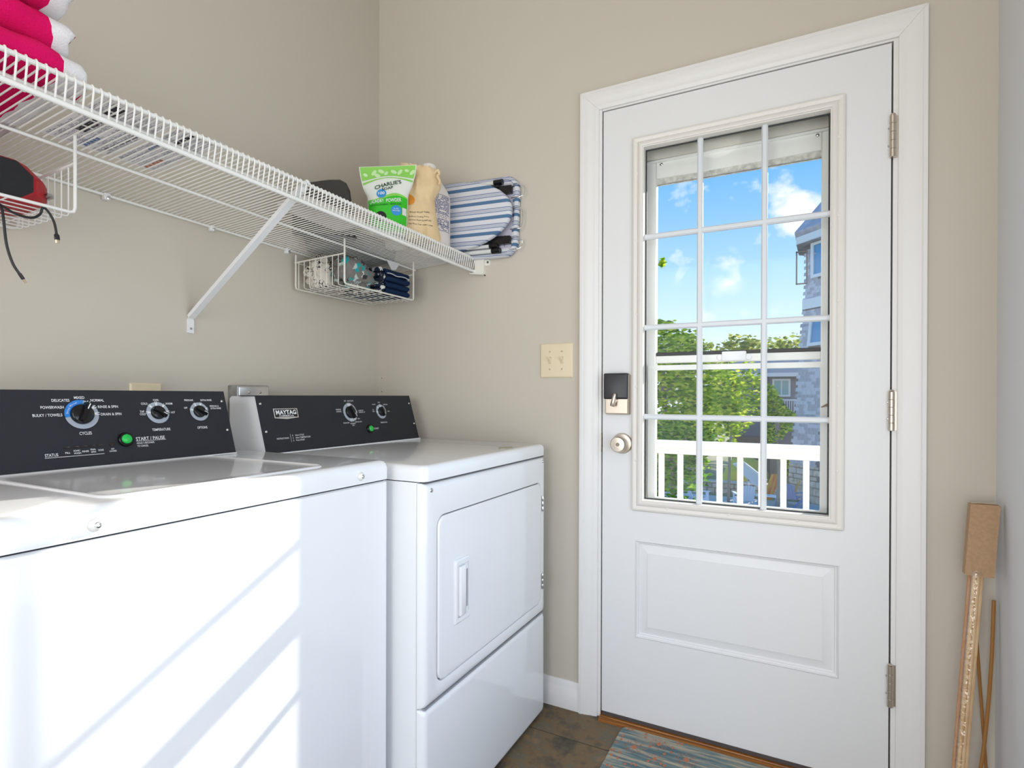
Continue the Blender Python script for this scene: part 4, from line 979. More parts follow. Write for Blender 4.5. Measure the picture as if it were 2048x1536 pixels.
for k, (u, v) in enumerate([(-.072, .200), (-.045, .206), (-.022, .210), (-.006, .203), (.018, .207), (.038, .205), (.060, .209), (.078, .202), (-.034, .196)]):
    bm = B(); a = .9 if k % 2 else -.5; rx, ry = (.011, .006) if k % 3 else (.008, .005)
    vs = [bm.verts.new(pmt(u+rx*math.cos(t_)*math.cos(a)-ry*math.sin(t_)*math.sin(a), v+rx*math.cos(t_)*math.sin(a)+ry*math.sin(t_)*math.cos(a), .0012)) for t_ in [2*PI*q/14 for q in range(14)]]
    bm.faces.new(vs); obj('printed_leaf', bm, M('pouch_leaf', (.56, .80, .42), .45), pbo)
DG = M('ink_darkgreen', (.01, .07, .03), .5)
bm = B(); text(bm, "CHARLIE'S", .0, .1610, .0125, pmt, .0022, .086, bold=.02, rot=.19, arc=.003); obj('lettering', bm, DG, pbo, False)
bm = B(); text(bm, "SOAP", -.002, .1490, .0085, pmt, .0022, .036, bold=.02, rot=.15); obj('lettering', bm, DG, pbo, False)
bm = B(); disc2(bm, (-.021, .132), .0155, pmt, .0016); obj('printed_disc', bm, M('pouch_blue', (.03, .28, .66), .45), pbo)
bm = B(); text(bm, "100", -.021, .133, .0095, pmt, .0028, .020, bold=.02); obj('lettering', bm, INK, pbo, False)
for s_, a, v, h, w in (("LAUNDRY", -.0355, .1045, .0115, .044), ("POWDER", .018, .1075, .0120, .048)):
    bm = B(); text(bm, s_, a, v, h, pmt, .0026, w, bold=.012, rot=.07); obj('lettering', bm, INK, pbo, False)
bm = B(); text(bm, "HYPOALLERGENIC - SEPTIC SAFE", -.006, .0925, .0048, pmt, .0024, .098, bold=.01, rot=.06); obj('lettering', bm, DG, pbo, False)
bm = B(); disc2(bm, (.026, .0735), .0165, pmt, .0018); obj('printed_disc', bm, MATS['pouch_blue'], pbo)
for s_, v, h, w in (("for ALL", .0790, .0042, .016), ("MACHINES", .0725, .0040, .024)):
    bm = B(); text(bm, s_, .026, v, h, pmt, .0032, w); obj('lettering', bm, INK, pbo, False)
bm = B(); disc2(bm, (-.022, .052), .0170, pmt, .0018); obj('printed_disc', bm, KNOB, pbo)
bm = B(); quad(bm, [pmt(a, v, .0034) for a, v in ((.0450, .062), (.0590, .062), (.0590, .084), (.0450, .084))]); obj('printed_seal', bm, PALE, pbo, False)

# cotton drawstring bag
COT = M('cotton_cloth', (.80, .61, .37), .9, var=(.72, .53, .30), vs=18, bump=.5, bs=600)
cbg = thing('drawstring_bag', 'beige cotton drawstring bag of dryer balls between pouch and white jug', 'bag', (.428, -.268, DT(.428, -.268)), math.radians(-53.5+90), local=True)
def bag_r(v):        # right-hand edge; the left edge stays straight behind the pouch
    pts = [(0, .057), (.012, .061), (.05, .052), (.079, .046), (.120, .041), (.150, .038), (.165, .046), (.188, .058), (.215, .060), (.240, .056), (.262, .050)]
    for (a, w0), (b_, w1) in zip(pts, pts[1:]):
        if v <= b_: return w0+(w1-w0)*(v-a)/(b_-a)
    return pts[-1][1]
def bgm(u, v, d, s=1):
    f = max(0., 1-abs(u)**4); k = .033*f*(1 if v < .14 else max(.45, 1-(v-.14)*3.5)); k *= 1-.28*(u+1)/2*math.exp(-((v-.150)/.018)**2)
    k += (.006*noise.noise(Vector((u*2.4, v*20, 1.3*s)))+.003*noise.noise(Vector((u*7, v*60, 5.3*s))))*f+.001+(.0022*math.sin(u*24)*f if v > .215 else 0)
    k += (.0035*math.sin(u*10+v*45)*math.exp(-((v-.150)/.035)**2)+.0028*math.sin(u*7-v*80+1)*math.exp(-((v-.09)/.06)**2)*(.5+.5*u)+.0030*math.sin(u*16+v*20)*math.exp(-((v-.20)/.03)**2))*f-.0035*f*math.exp(-((v-.222)/.004)**2)
    x0_, x1_ = -.078, bag_r(v)
    return (x0_+(x1_-x0_)*(u+1)/2, -(k+d) if s == 1 else k, v-.016*(u+1)/2*(v/.26)**2+.0016*math.sin(u*26)*(v > .24))
bm = grid_shell(B(), bgm, 22, 30, 0, .262); bgo = obj('bag_body', bm, COT, cbg, True, ang=70)
bm = B(); tube(bm, spline([(.036, -.012, .228), (.048, -.022, .238), (.053, -.020, .226), (.047, -.026, .216), (.055, -.022, .202), (.053, -.020, .190)]), .0042, 8); obj('drawstring', bm, COT, cbg)
bgt = lambda a, b_, d: bgm(max(-.98, min(.98, 2*(a+.078)/(.078+bag_r(b_))-1)), b_, d)
BRN = M('ink_brown', (.05, .035, .03), .7)
for s_, a, v, h, w, r_ in (("wool dryer balls", -.012, .0900, .0055, .066, .06), ("Reduce Drying Time", -.014, .0740, .0045, .066, .03), ("Clothes More Soft&Fluffy", -.010, .0620, .0045, .074, .02), ("Use More Than 1000+ Loads", -.008, .0480, .0045, .080, -.05)):
    bm = B(); text(bm, s_, a, v, h, bgt, .0018, w, rot=r_); obj('lettering', bm, BRN, bgo, False)
bm = B(); disc2(bm, (-.047, .130), .019, bgt, .0016); obj('printed_disc', bm, M('ink_orange', (.66, .25, .02), .7), bgo)

# white jug
JUG = M('jug_plastic', (.80, .73, .68), .42)
jg = thing('plastic_jug', 'large off-white plastic jug with blue printed label on the shelf', 'jug', (.368, -.154, DT(.368, -.154)), local=True)
bm = B(); rings = []
for v, r_ in ((0, .069), (.004, .076), (.02, .0785), (.10, .0785), (.19, .0785), (.205, .076), (.225, .067), (.25, .050), (.268, .035), (.280, .026), (.292, .0235)):
    rings.append((r_, v))
lathe(bm, rings, (0, 0, 0), (0, 0, 1), 40); jb = obj('jug_body', bm, JUG, jg, True, ang=50)
bm = B(); lathe(bm, [(.0265, .290), (.0265, .312), (.0245, .3165), (0, .3165)], (0, 0, 0), (0, 0, 1), 28); obj('cap', bm, M('jug_cap', (.80, .77, .73), .4), jg)
jm = lambda a, b_, d: ((.0788+d)*math.cos(a), (.0788+d)*math.sin(a), b_)
c0 = math.radians(-52)
BI = M('ink_blue', (.06, .07, .24), .6)
rnd = random.Random(5)
def jrow(bm, a0, a1, v0, v1):
    q = max(1, int((a1-a0)/.12))
    for i in range(q):
        s0, s1 = a0+(a1-a0)*i/q, a0+(a1-a0)*(i+1)/q; quad(bm, [jm(s0, v0, .0006), jm(s1, v0, .0006), jm(s1, v1, .0006), jm(s0, v1, .0006)])
lab_a0, lab_a1 = c0+.02, c0+1.15
for (v0, v1) in ((.190, .1915), (.063, .0645), (.085, .086)):
    bm = B(); jrow(bm, lab_a0, lab_a1, v0, v1); bmesh.ops.remove_doubles(bm, verts=bm.verts[:], dist=1e-5); obj('label_rule', bm, BI, jb, False)
bm = B(); quad(bm, [jm(a, v, .0006) for a, v in ((lab_a0, .063), (lab_a0+.02, .063), (lab_a0+.02, .191), (lab_a0, .191))]); obj('label_rule', bm, BI, jb, False)
bm = B()
for k in range(24):
    v = .067+k*.0051
    if .107 < v < .122: continue
    a = lab_a0+.05
    while a < lab_a1-.05:
        w = rnd.uniform(.05, .16)
        if rnd.random() < .85: jrow(bm, a, min(a+w, lab_a1-.02), v, v+.0026)
        a += w+rnd.uniform(.015, .04)
obj('label_print', bm, BI, jb, False, kind='stuff')
for k in range(4):
    bm = B(); a = lab_a0+.22+k*.2; disc(bm, (0, 0), .0045, .0058, lambda x, y, d, a=a: jm(a+x/.083, .1145+y, d), .0006, n=16); obj('label_symbol', bm, BI, jb)
# yellow nozzle behind the pouch
yb = thing('yellow_bottle', 'yellow squeeze bottle tip just showing behind the powder pouch', 'bottle', (.30, -.262, DT(.30, -.262)), local=True)
bm = B(); lathe(bm, [(.030, 0), (.033, .004), (.033, .15), (.028, .175), (.014, .195), (.012, .215)], (0, 0, 0), (0, 0, 1), 20); obj('bottle_body', bm, M('bottle_white', (.7, .68, .6), .4), yb)
YEL = M('yellow_plastic', (.72, .36, .01), .4)
bm = B(); lathe(bm, [(.015, .210), (.015, .232), (.012, .238), (.009, .252), (.010, .262), (.006, .270), (0, .271)], (0, 0, 0), (0, 0, 1), 16); obj('bottle_cap', bm, YEL, yb)
bm = B(); tube(bm, [(0, 0, .262), (-.012, -.010, .272), (-.018, -.015, .270)], .009, 10, rad=[.009, .011, .007]); obj('nozzle', bm, YEL, yb)

# black caddy with white tray, and low black tray behind
BP = M('black_plastic', (.028, .024, .020), .48, bump=.15, bs=300)
bc = thing('black_caddy', 'black plastic rounded caddy standing on the shelf beside the brace', 'caddy', (.205, -.495, DT(.205, -.495)), math.radians(-43.7+90), local=True)
bm = B(); R_ = []
for i, d in ((.006, .028), (.001, .022), (0, .015), (0, -.015), (.001, -.022), (.006, -.028)):
    o2 = []
    for a, c in [(-.100+i, .0), (.098-i, .0), (.092-i, .045), (.082-i, .110), (.077-i, .150-i), (.066-i, .172-i), (.045, .181-i), (.010, .176-i), (-.050, .160-i), (-.085+i, .125-i), (-.098+i, .06)]: o2.append(bm.verts.new((a, d, c)))
    R_.append(o2)
for A, Q in zip(R_, R_[1:]):
    for k in range(len(A)): bm.faces.new((A[k], A[(k+1) % len(A)], Q[(k+1) % len(A)], Q[k]))
bm.faces.new(R_[0][::-1]); bm.faces.new(R_[-1]); obj('caddy_body', bm, BP, bc, True, ang=40)
wt = thing('white_tray', 'flat white tray lying on the shelf in front of the black caddy', 'tray', (.33, -.62, DT(.33, -.62)))
def on_deck(a, b_, d): return (a, b_, DT(a, b_)+d)
bm = B(); rr_loft(bm, [(.268, .378, -.735, -.500, .012, .0), (.264, .382, -.739, -.496, .014, .012), (.268, .378, -.735, -.500, .012, .012), (.272, .374, -.731, -.504, .012, .003)], on_deck, True, True, 4); obj('tray_body', bm, M('tray_white', (.76, .71, .69), .5), wt, True, ang=30)
bt = thing('black_tray', 'low black tray lying on the shelf behind the powder pouch', 'tray', (.15, -.30, DT(.15, -.30)))
bm = B(); rr_loft(bm, [(.030, .205, -.425, -.135, .02, .0), (.022, .212, -.432, -.128, .02, .055), (.028, .206, -.426, -.134, .02, .055), (.036, .199, -.419, -.141, .02, .004)], on_deck, True, True, 4); obj('tray_body', bm, BP, bt, True, ang=30)

# ------------------------------------------------------------------ ironing boards leaning at the end of the shelf
SW = (.70, .70, .74); SBL = (.10, .19, .33); SBM = (.20, .25, .40)
tick = [(0, SBL), (.215, SW), (.42, SBM), (.475, SW), (.505, SBM), (.525, SW), (.555, SBM), (.575, SW), (.605, SBM), (.625, SW), (.655, SBM), (.71, SW)]
def board_out(L_, W_, tip, n_=20):
    """outline of a board: square tail at a=0, long rounded nose at a=L"""
    pts = [(0, -W_/2), (0, W_/2)]
    for k in range(n_+1):
        t_ = PI/2-PI*k/n_; pts.append((L_-tip+tip*max(0., math.cos(t_)), W_/2*math.sin(t_)))
    return pts
tickm = stripes('ticking_cloth', (.045, 0, 1.0), tick, .0560, .9, .4, 500, off=.62)
tickm2 = stripes('ticking_cloth_b', (.06, 0, 1.0), tick, .0540, .9, .4, 500, off=.1, wob=.006)
ib = thing('ironing_board', 'rounded ironing board with blue and white striped cover, nearer of the two', 'ironing board', (.30, -.052, DT(.30, -.052)), local=True)
def tilt(a, b_, d, ang=-.135, ox=.0, oz=.125): return (ox+a*math.cos(ang)-b_*math.sin(ang), d, oz+a*math.sin(ang)+b_*math.cos(ang))
bm = B(); R_ = []
for sc_, d in ((.97, .008), (1., .003), (1., -.008), (.985, -.013), (.96, -.0155)):
    R_.append([bm.verts.new(tilt((a-.18)*sc_+.18, c*sc_, d, -.02, .0, .154)) for a, c in board_out(.360, .260, .258)])
for A, Q in zip(R_, R_[1:]):
    for k in range(len(A)): bm.faces.new((A[k], A[(k+1) % len(A)], Q[(k+1) % len(A)], Q[k]))
bm.faces.new(R_[0][::-1]); bm.faces.new(R_[-1]); obj('padded_cover', bm, tickm, ib, True, ang=50)
ir = thing('ironing_board', 'square ironing board turned legs outward against the wall, behind the rounded one', 'ironing board', (.30, -.0145, DT(.30, -.0145)), local=True)
bm = B(); R_ = []
for i, d in ((.004, .012), (0, .006), (0, -.008), (.004, -.014), (.013, -.014), (.016, -.008)):
    R_.append([bm.verts.new(tilt(a, c, d, -.035, .0, .152)) for a, c in rr_pts(.0+i, .368-i, -.150+i, .145-i, max(.055-i, .01), 6)])
for A, Q in zip(R_, R_[1:]):
    for k in range(len(A)): bm.faces.new((A[k], A[(k+1) % len(A)], Q[(k+1) % len(A)], Q[k]))
bm.faces.new(R_[0][::-1]); bm.faces.new(R_[-1]); obj('cover_edge', bm, tickm2, ir, True, ang=50)
bm = B(); quad(bm, [tilt(a, c, -.0090, -.035, .0, .152) for a, c in ((.02, -.118), (.345, -.118), (.345, .118), (.02, .118))]); un = obj('underside', bm, M('underside_lilac', (.52, .49, .58), .8), ir, False)
for k in range(7):
    bm = B(); a = .262+k*.009; quad(bm, [tilt(q, c, -.0098, -.035, .0, .152) for q, c in ((a, -.112+.02*(k % 2)), (a+.0025, -.112+.02*(k % 2)), (a+.0025, -.070-.012*(k % 3)), (a, -.070-.012*(k % 3)))]); obj('print_mark', bm, BI, un, False)
for k, c in enumerate((.104, .122, -.108, -.127)):
    bm = B(); tube(bm, [tilt(.02, c, -.020, -.035, .0, .152), tilt(.272+.01*(k % 2), c, -.020, -.035, .0, .152)], .0075, 12); obj('leg_tube', bm, M('leg_white', (.74, .75, .73), .4), ir)
    bm = B(); tube(bm, [tilt(.262+.01*(k % 2), c, -.020, -.035, .0, .152), tilt(.270+.01*(k % 2), c, -.020, -.035, .0, .152), tilt(.296+.01*(k % 2), c, -.020, -.035, .0, .152)], .0105, 10); obj('leg_foot', bm, KNOB, ir)
for c in (.090, -.092):
    bm = B(); R_ = [[bm.verts.new(tilt(a, c+b_, d, -.035, .0, .152)) for a, b_ in ((.23, -.017), (.345, -.014), (.345, .014), (.23, .017))] for d in (-.010, -.026)]
    for k in range(4): bm.faces.new((R_[0][k], R_[0][(k+1) % 4], R_[1][(k+1) % 4], R_[1][k]))
    bm.faces.new(R_[0][::-1]); bm.faces.new(R_[1]); obj('leg_clamp', bm, KNOB, ir, False)
for (c0_, c1_, out) in ((.102, .062, .392), (.018, -.052, .388), (-.088, -.125, .388)):
    bm = B(); tube(bm, spline([tilt(.340, c0_, -.012, -.035, .0, .152), tilt(.370, c0_+.004, -.018, -.035, .0, .152), tilt(out-.002, c0_-.004, -.012, -.035, .0, .152), tilt(out, (c0_+c1_)/2, -.008, -.035, .0, .152), tilt(out-.004, c1_+.004, -.012, -.035, .0, .152), tilt(.372, c1_-.002, -.018, -.035, .0, .152), tilt(.340, c1_, -.012, -.035, .0, .152)], 6), .0017, 8); obj('wire_hook', bm, CHROME, ir)

# ------------------------------------------------------------------ right corner: bundled dowels and loose rods
WOOD = M('dowel_wood', (.66, .42, .20), .55, var=(.78, .55, .30), vs=25)
DKW = M('dowel_dark', (.50, .24, .10), .5)
db_ = thing('dowel_bundle', 'plastic-wrapped bundle of wooden dowels with cardboard cap in the corner', 'dowels', (1.90, -.10, F))
T0 = Vector((1.9755, -.068, .800)); B0 = Vector((1.914, -.120, F+.004))
for k, (a, b_, m_) in enumerate(((-.0125, 0, DKW), (-.0045, -.006, WOOD), (.0035, -.004, WOOD), (.0110, 0, WOOD), (-.001, .006, WOOD), (.0075, .007, WOOD))):
    bm = B(); tube(bm, [B0+Vector((a, b_, 0)), T0+Vector((a, b_, 0))], .0040, 8); obj('dowel', bm, m_, db_)
CARD = M('cardboard', (.47, .30, .175), .85, var=(.42, .265, .15), vs=120, bump=.3, bs=150)
def cardm(a, b_, d):
    q = B0.lerp(T0, (b_-B0.z)/(T0.z-B0.z)); return (q.x+a+.004, q.y+d, b_)
bm = B(); rr_loft(bm, [(-.0285, .0285, .632, .806, .001, -.013), (-.0285, .0285, .632, .806, .001, .013)], cardm, True, True, 1); obj('cardboard_cap', bm, CARD, db_, False)
bm = B(); tube(bm, [cardm(-.026, .807, -.004), cardm(-.01, .8095, -.006), cardm(.005, .808, .0), cardm(.024, .8085, -.003)], .0026, 6, flat=.5); obj('cap_edge', bm, M('torn_paper', (.55, .47, .36), .9), db_)
wr = bpy.data.materials.new('plastic_wrap'); wr.use_nodes = True
t = wr.node_tree; n = t.nodes; l = t.links; n.clear(); oo = n.new('ShaderNodeOutputMaterial'); mi = n.new('ShaderNodeMixShader'); tr = n.new('ShaderNodeBsdfTransparent'); gl = n.new('ShaderNodeBsdfGlossy'); gl.inputs['Roughness'].default_value = .12; gl.inputs[0].default_value = (1, .95, .9, 1)
co = n.new('ShaderNodeTexCoord'); z1 = n.new('ShaderNodeTexNoise'); z1.inputs['Scale'].default_value = 90; bp = n.new('ShaderNodeBump'); bp.inputs['Strength'].default_value = 1.; bp.inputs['Distance'].default_value = .004
l.new(co.outputs['Object'], z1.inputs[0]); l.new(z1.outputs[0], bp.inputs['Height']); l.new(bp.outputs[0], gl.inputs['Normal'])
mi.inputs[0].default_value = .14; l.new(tr.outputs[0], mi.inputs[1]); l.new(gl.outputs[0], mi.inputs[2]); l.new(mi.outputs[0], oo.inputs[0])
bm = B(); n_ = 26; tube(bm, [B0.lerp(T0, .05+.76*k/n_)+Vector((.0012*math.sin(k*2.1)-.001, .0010*math.cos(k*1.7), 0)) for k in range(n_+1)], .019, 14, rad=[.0195+.0014*math.sin(k*2.7) for k in range(n_+1)], flat=.75, caps=False); obj('plastic_wrap', bm, wr, db_)
BR = M('rod_brown', (.36, .16, .035), .5)
lr = thing('wooden_rod', 'bent brown wooden rod leaning into the corner, taller of the crossed pair', 'rod', (1.955, -.05, F), group='loose rods in the corner')
bm = B(); tube(bm, spline([(1.955, -.066, F+.003), (1.980, -.055, .151), (1.993, -.046, .267), (2.003, -.040, .42), (2.008, -.034, .562)]), .0042, 8); obj('rod_body', bm, BR, lr)
lr = thing('wooden_rod', 'shorter straight brown wooden rod crossing behind the dowel bundle', 'rod', (1.99, -.03, F), group='loose rods in the corner')
bm = B(); tube(bm, [(2.004, -.036, F+.003), (1.972, -.016, .56)], .0036, 8); obj('rod_body', bm, BR, lr)

# ------------------------------------------------------------------ floor mat
mat_m = bpy.data.materials.new('mat_print'); mat_m.use_nodes = True
t = mat_m.node_tree; n = t.nodes; l = t.links; b = n['Principled BSDF']; b.inputs['Roughness'].default_value = .6
co = n.new('ShaderNodeTexCoord'); mpn = n.new('ShaderNodeMapping'); mpn.inputs['Scale'].default_value = (5, 62, 1); z1 = n.new('ShaderNodeTexNoise'); z1.inputs['Scale'].default_value = 1; z1.inputs['Detail'].default_value = 6; z1.inputs['Roughness'].default_value = .7
r1 = n.new('ShaderNodeValToRGB'); el = r1.color_ramp.elements; el[0].position = .40; el[0].color = (.075, .135, .155, 1); el[1].position = .62; el[1].color = (.42, .36, .27, 1)
q = el.new(.50); q.color = (.14, .21, .215, 1); q = el.new(.54); q.color = (.30, .29, .23, 1)
z2 = n.new('ShaderNodeTexNoise'); z2.inputs['Scale'].default_value = 7; z2.inputs['Detail'].default_value = 3
r2 = n.new('ShaderNodeValToRGB'); r2.color_ramp.elements[0].position = .52; r2.color_ramp.elements[1].position = .68
sp_ = n.new('ShaderNodeSeparateXYZ'); mr = n.new('ShaderNodeMapRange'); mr.inputs['From Min'].default_value = -.16; mr.inputs['From Max'].default_value = -.33
mx1 = n.new('ShaderNodeMix'); mx1.data_type = 'RGBA'; mx1.inputs[7].default_value = (.36, .32, .245, 1)
mx2 = n.new('ShaderNodeMix'); mx2.data_type = 'RGBA'; mx2.inputs[7].default_value = (.55, .33, .22, 1)
l.new(co.outputs['Object'], mpn.inputs[0]); l.new(mpn.outputs[0], z1.inputs[0]); l.new(z1.outputs[0], r1.inputs[0]); l.new(co.outputs['Object'], z2.inputs[0]); l.new(z2.outputs[0], r2.inputs[0])
l.new(co.outputs['Object'], sp_.inputs[0]); l.new(sp_.outputs[1], mr.inputs[0])
l.new(r2.outputs[0], mx1.inputs[0]); l.new(r1.outputs[0], mx1.inputs[6]); l.new(mr.outputs[0], mx2.inputs[0]); l.new(mx1.outputs[2], mx2.inputs[6]); l.new(mx2.outputs[2], b.inputs['Base Color'])
mt = thing('door_mat', 'blue and terracotta patterned mat on the floor in front of the door', 'mat', (1.32, -.40, F))
MZT = F+.0085
def matm(a, b_, d): return (a+.045*(-b_)*0, b_, d)
bm = B(); rr_loft(bm, [(1.062, 1.575, -.800, -.0315, .022, F+.0005), (1.062, 1.575, -.800, -.0315, .022, MZT-.002), (1.064, 1.573, -.798, -.0335, .020, MZT)], matm, True, True, 5)
mo_ = obj('mat_body', bm, mat_m, mt, True, ang=30)
# material coordinates are measured from the door edge of the mat
for v in mo_.data.vertices: v.co.y += 0
TER = M('mat_terracotta', (.46, .16, .075), .6)
dia = [(1.086, -.042), (1.098, -.040), (1.143, -.042), (1.145, -.060), (1.079, -.085), (1.080, -.105), (1.070, -.126), (1.074, -.168), (1.065, -.168), (1.075, -.193), (1.095, -.170), (1.096, -.199), (1.123, -.215), (1.140, -.205), (1.152, -.205), (1.078, -.244), (1.090, -.245), (1.168, -.100), (1.180, -.171), (1.217, -.166), (1.228, -.169), (1.216, -.115), (1.233, -.097), (1.232, -.074), (1.242, -.044), (1.253, -.042), (1.30, -.18), (1.12, -.27), (1.20, -.26), (1.35, -.25)]
first = None
for (x, y) in dia:
    if first is None:
        bm = B(); quad(bm, [(x-.0055, y, MZT+.0003), (x, y-.0068, MZT+.0003), (x+.0055, y, MZT+.0003), (x, y+.0068, MZT+.0003)]); first = obj('printed_diamond', bm, TER, mo_, False); fx, fy = x, y
    else: copy_obj(first, mo_, (x-fx, y-fy, 0))
for (x, y, s_) in ((1.126, -.124, 1.), (1.191, -.075, .9), (1.280, -.112, 1.), (1.195, -.151, .75), (1.40, -.19, 1.)):
    bm = B(); q_ = lambda a, b_, d: (x+a*s_, y+b_*s_, MZT+.0004)
    quad(bm, [q_(a, c, 0) for a, c in ((-.011, 0), (0, -.013), (.011, 0), (0, .013))])
    for k in range(8):
        t_ = k*PI/4; R0_ = .028
        disc(bm, (R0_*math.cos(t_), R0_*math.sin(t_)), .0045, .0062, q_, 0, t_, t_+PI*1.5, 10)
    for k in range(4):
        t_ = k*PI/2+PI/4; quad(bm, [q_(math.cos(t_)*r_-math.sin(t_)*e_, math.sin(t_)*r_+math.cos(t_)*e_, 0) for r_, e_ in ((.013, -.001), (.024, -.001), (.024, .001), (.013, .001))])
    obj('printed_medallion', bm, TER, mo_, False, kind='stuff')

# ------------------------------------------------------------------ ceiling light (out of view, lights the room)
cl_ = thing('ceiling_light', 'round flush ceiling light with a white glass dome', 'lamp', (1.05, -2.3, RZ), local=True)
bm = B(); lathe(bm, [(.17, 0), (.17, -.02), (.16, -.03), (.15, -.03)], (0, 0, 0), (0, 0, 1), 32); obj('lamp_base', bm, CHROME, cl_)
em = bpy.data.materials.new('lamp_glass'); em.use_nodes = True; pb_ = em.node_tree.nodes['Principled BSDF']; pb_.inputs['Base Color'].default_value = (.9, .88, .84, 1); pb_.inputs['Emission Color'].default_value = (1, .93, .82, 1); pb_.inputs['Emission Strength'].default_value = 7.
bm = B(); lathe(bm, [(.15, -.025), (.148, -.05), (.125, -.085), (.08, -.11), (.03, -.12), (0, -.121)], (0, 0, 0), (0, 0, 1), 32); obj('lamp_dome', bm, em, cl_)

# ------------------------------------------------------------------ outside: house wall, deck, railing
WHS = M('white_siding', (.80, .80, .78), .6)
bm = B()
box(bm, -4, DX0, .141, .165, -3.3, 4.2); box(bm, DX1, 6, .141, .165, -3.3, 4.2); box(bm, DX0, DX1, .141, .165, DZ, 4.2); box(bm, DX0, DX1, .141, .165, -3.3, -.03)
struct(obj('wall_exterior', bm, WHS, smooth=False))
dk = obj('deck', box(B(), -3, 5, .166, 1.30, -.20, -.09), M('deck_frame', (.35, .30, .24), .8), smooth=False); struct(dk)
DKB = M('deck_board', (.52, .47, .40), .7, var=(.46, .41, .34), vs=6)
bm = bbox(-3, 5, 0, .136, -.03, 0, .003, 1); first = obj('deck_board', bm, DKB, dk); first.location = (0, .17, -.06)
for k in range(1, 8): copy_obj(first, dk, (0, .17+k*.14, -.06))
RW = M('rail_vinyl', (.86, .85, .82), .45, var=(.86, .82, .76), vs=4)
rl = thing('deck_railing', 'white deck railing with square balusters outside the door', 'railing', (1.2, 1.2, -.06))
bm = B(); prism(bm, [(1.155, .798), (1.155, .818), (1.165, .830), (1.20, .836), (1.235, .830), (1.245, .818), (1.245, .798)], -3, 5, lambda a, b_, d: (d, a, b_)); obj('top_rail', bm, RW, rl, True, ang=30)
obj('sub_rail', bbox(-3, 5, 1.178, 1.222, .764, .7978, .003, 1), RW, rl)
obj('bottom_rail', bbox(-3, 5, 1.178, 1.222, .02, .06, .003, 1), RW, rl)
bm = bbox(-.0135, .0135, -.0135, .0135, .06, .764, .002, 1); first = obj('baluster', bm, RW, rl)
base = first.location.copy()
for k in range(-14, 24):
    x = .917+.0981*k
    if k == 0: first.location = (x-0, 1.2, 0); continue
    copy_obj(first, rl, (x, 1.2, 0))
for px_ in (-3, 5): obj('rail_post', bbox(px_-.05, px_+.05, 1.15, 1.25, -.06, .95, .005, 1), RW, rl)

# ------------------------------------------------------------------ garden and neighbours
GZ = -3.38
gm = M('garden_ground', (.40, .34, .22), .95, var=(.28, .27, .10), vs=.7, detail=6)
struct(obj('ground', box(B(), -70, 70, .2, 140, GZ-.3, GZ), gm, smooth=False))
pav = M('patio_stone', (.74, .66, .58), .9, var=(.64, .57, .51), vs=1.2)
struct(obj('patio', box(B(), -9, 3.6, 12, 24.2, GZ, GZ+.04), pav, smooth=False))
gr_ = M('dry_grass', (.72, .58, .09), .95, var=(.50, .46, .08), vs=5, bump=.8, bs=20)
bm = B(); blob(bm, (-.75, 27.0, GZ), (1.15, 1.2, 1.55), .10, 1.2, 5, 4); mnd = obj('grass_bank', bm, gr_, None, True, ang=80); tag(mnd, 'yellow-green grassy bank seen between the railing balusters', 'grass bank'); mnd['kind'] = 'stuff'

# shingled corner tower
SHM = M('cedar_shingle', (.56, .53, .58), .85, var=(.42, .39, .43), vs=2.5)
SHM2 = M('cedar_shingle_b', (.70, .67, .72), .85, var=(.58, .55, .60), vs=2.5)
WTR = M('house_white', (.80, .80, .82), .6)
TC = Vector((3.87, 26.11, 0))
def tR(z):
    pr = [(-3.4, 2.82), (-1.75, 2.79), (.9, 2.55), (3.08, 2.44), (4.4, 2.32), (5.0, 2.26), (6.1, 2.20), (7.7, 2.20)]
    for (a, r0), (b_, r1_) in zip(pr, pr[1:]):
        if z <= b_: return r0+(r1_-r0)*(z-a)/(b_-a)
    return 2.2
tw_ = thing('shingled_tower', 'tall grey cedar-shingled corner tower with white trim beyond the railing', 'building', (TC.x, TC.y, GZ))
VA = [math.radians(200+45*k) for k in range(8)]
def ring8(bm, R_0, z): return [bm.verts.new((TC.x+R_0*math.cos(a), TC.y+R_0*math.sin(a), z)) for a in VA]
def oct_solid(levels, name, mat, parent):
    bm = B(); R_ = [ring8(bm, r_, z) for r_, z in levels]
    for A, Q in zip(R_, R_[1:]):
        for k in range(8): bm.faces.new((A[k], A[(k+1) % 8], Q[(k+1) % 8], Q[k]))
    bm.faces.new(R_[0][::-1]); bm.faces.new(R_[-1]); return obj(name, bm, mat, parent, False)
wl = oct_solid([(tR(z)-.03, z) for z in (-1.78, -.5, .9, 2, 3.08, 4.4, 5, 6.1, 7.7)], 'tower_wall', M('shingle_base', (.22, .20, .22), .9), tw_)
oct_solid([(tR(-3.4)+.03, GZ-.1), (2.80, -1.80)], 'stone_core', M('stone_mortar', (.26, .23, .20), .95), tw_)
fc0, fc1 = VA[0], VA[1]; fn = Vector((math.cos((fc0+fc1)/2), math.sin((fc0+fc1)/2), 0)); ft = Vector((-fn.y, fn.x, 0))
def facet(z, s, out=0.):     # s metres along the visible facet from its left corner
    R_0 = tR(z); p = Vector((TC.x+R_0*math.cos(fc0), TC.y+R_0*math.sin(fc0), z)); return p+ft*s+fn*out
assert ft.dot(Vector((math.cos(fc1)-math.cos(fc0), math.sin(fc1)-math.sin(fc0), 0))) > 0
rotf = math.atan2(ft.y, ft.x)
bm = B()
prism(bm, [(0, -.155), (.012, -.155), (.028, 0), (.016, 0)], 0, .238, lambda a, b_, d: (d, -a, -b_-.155))
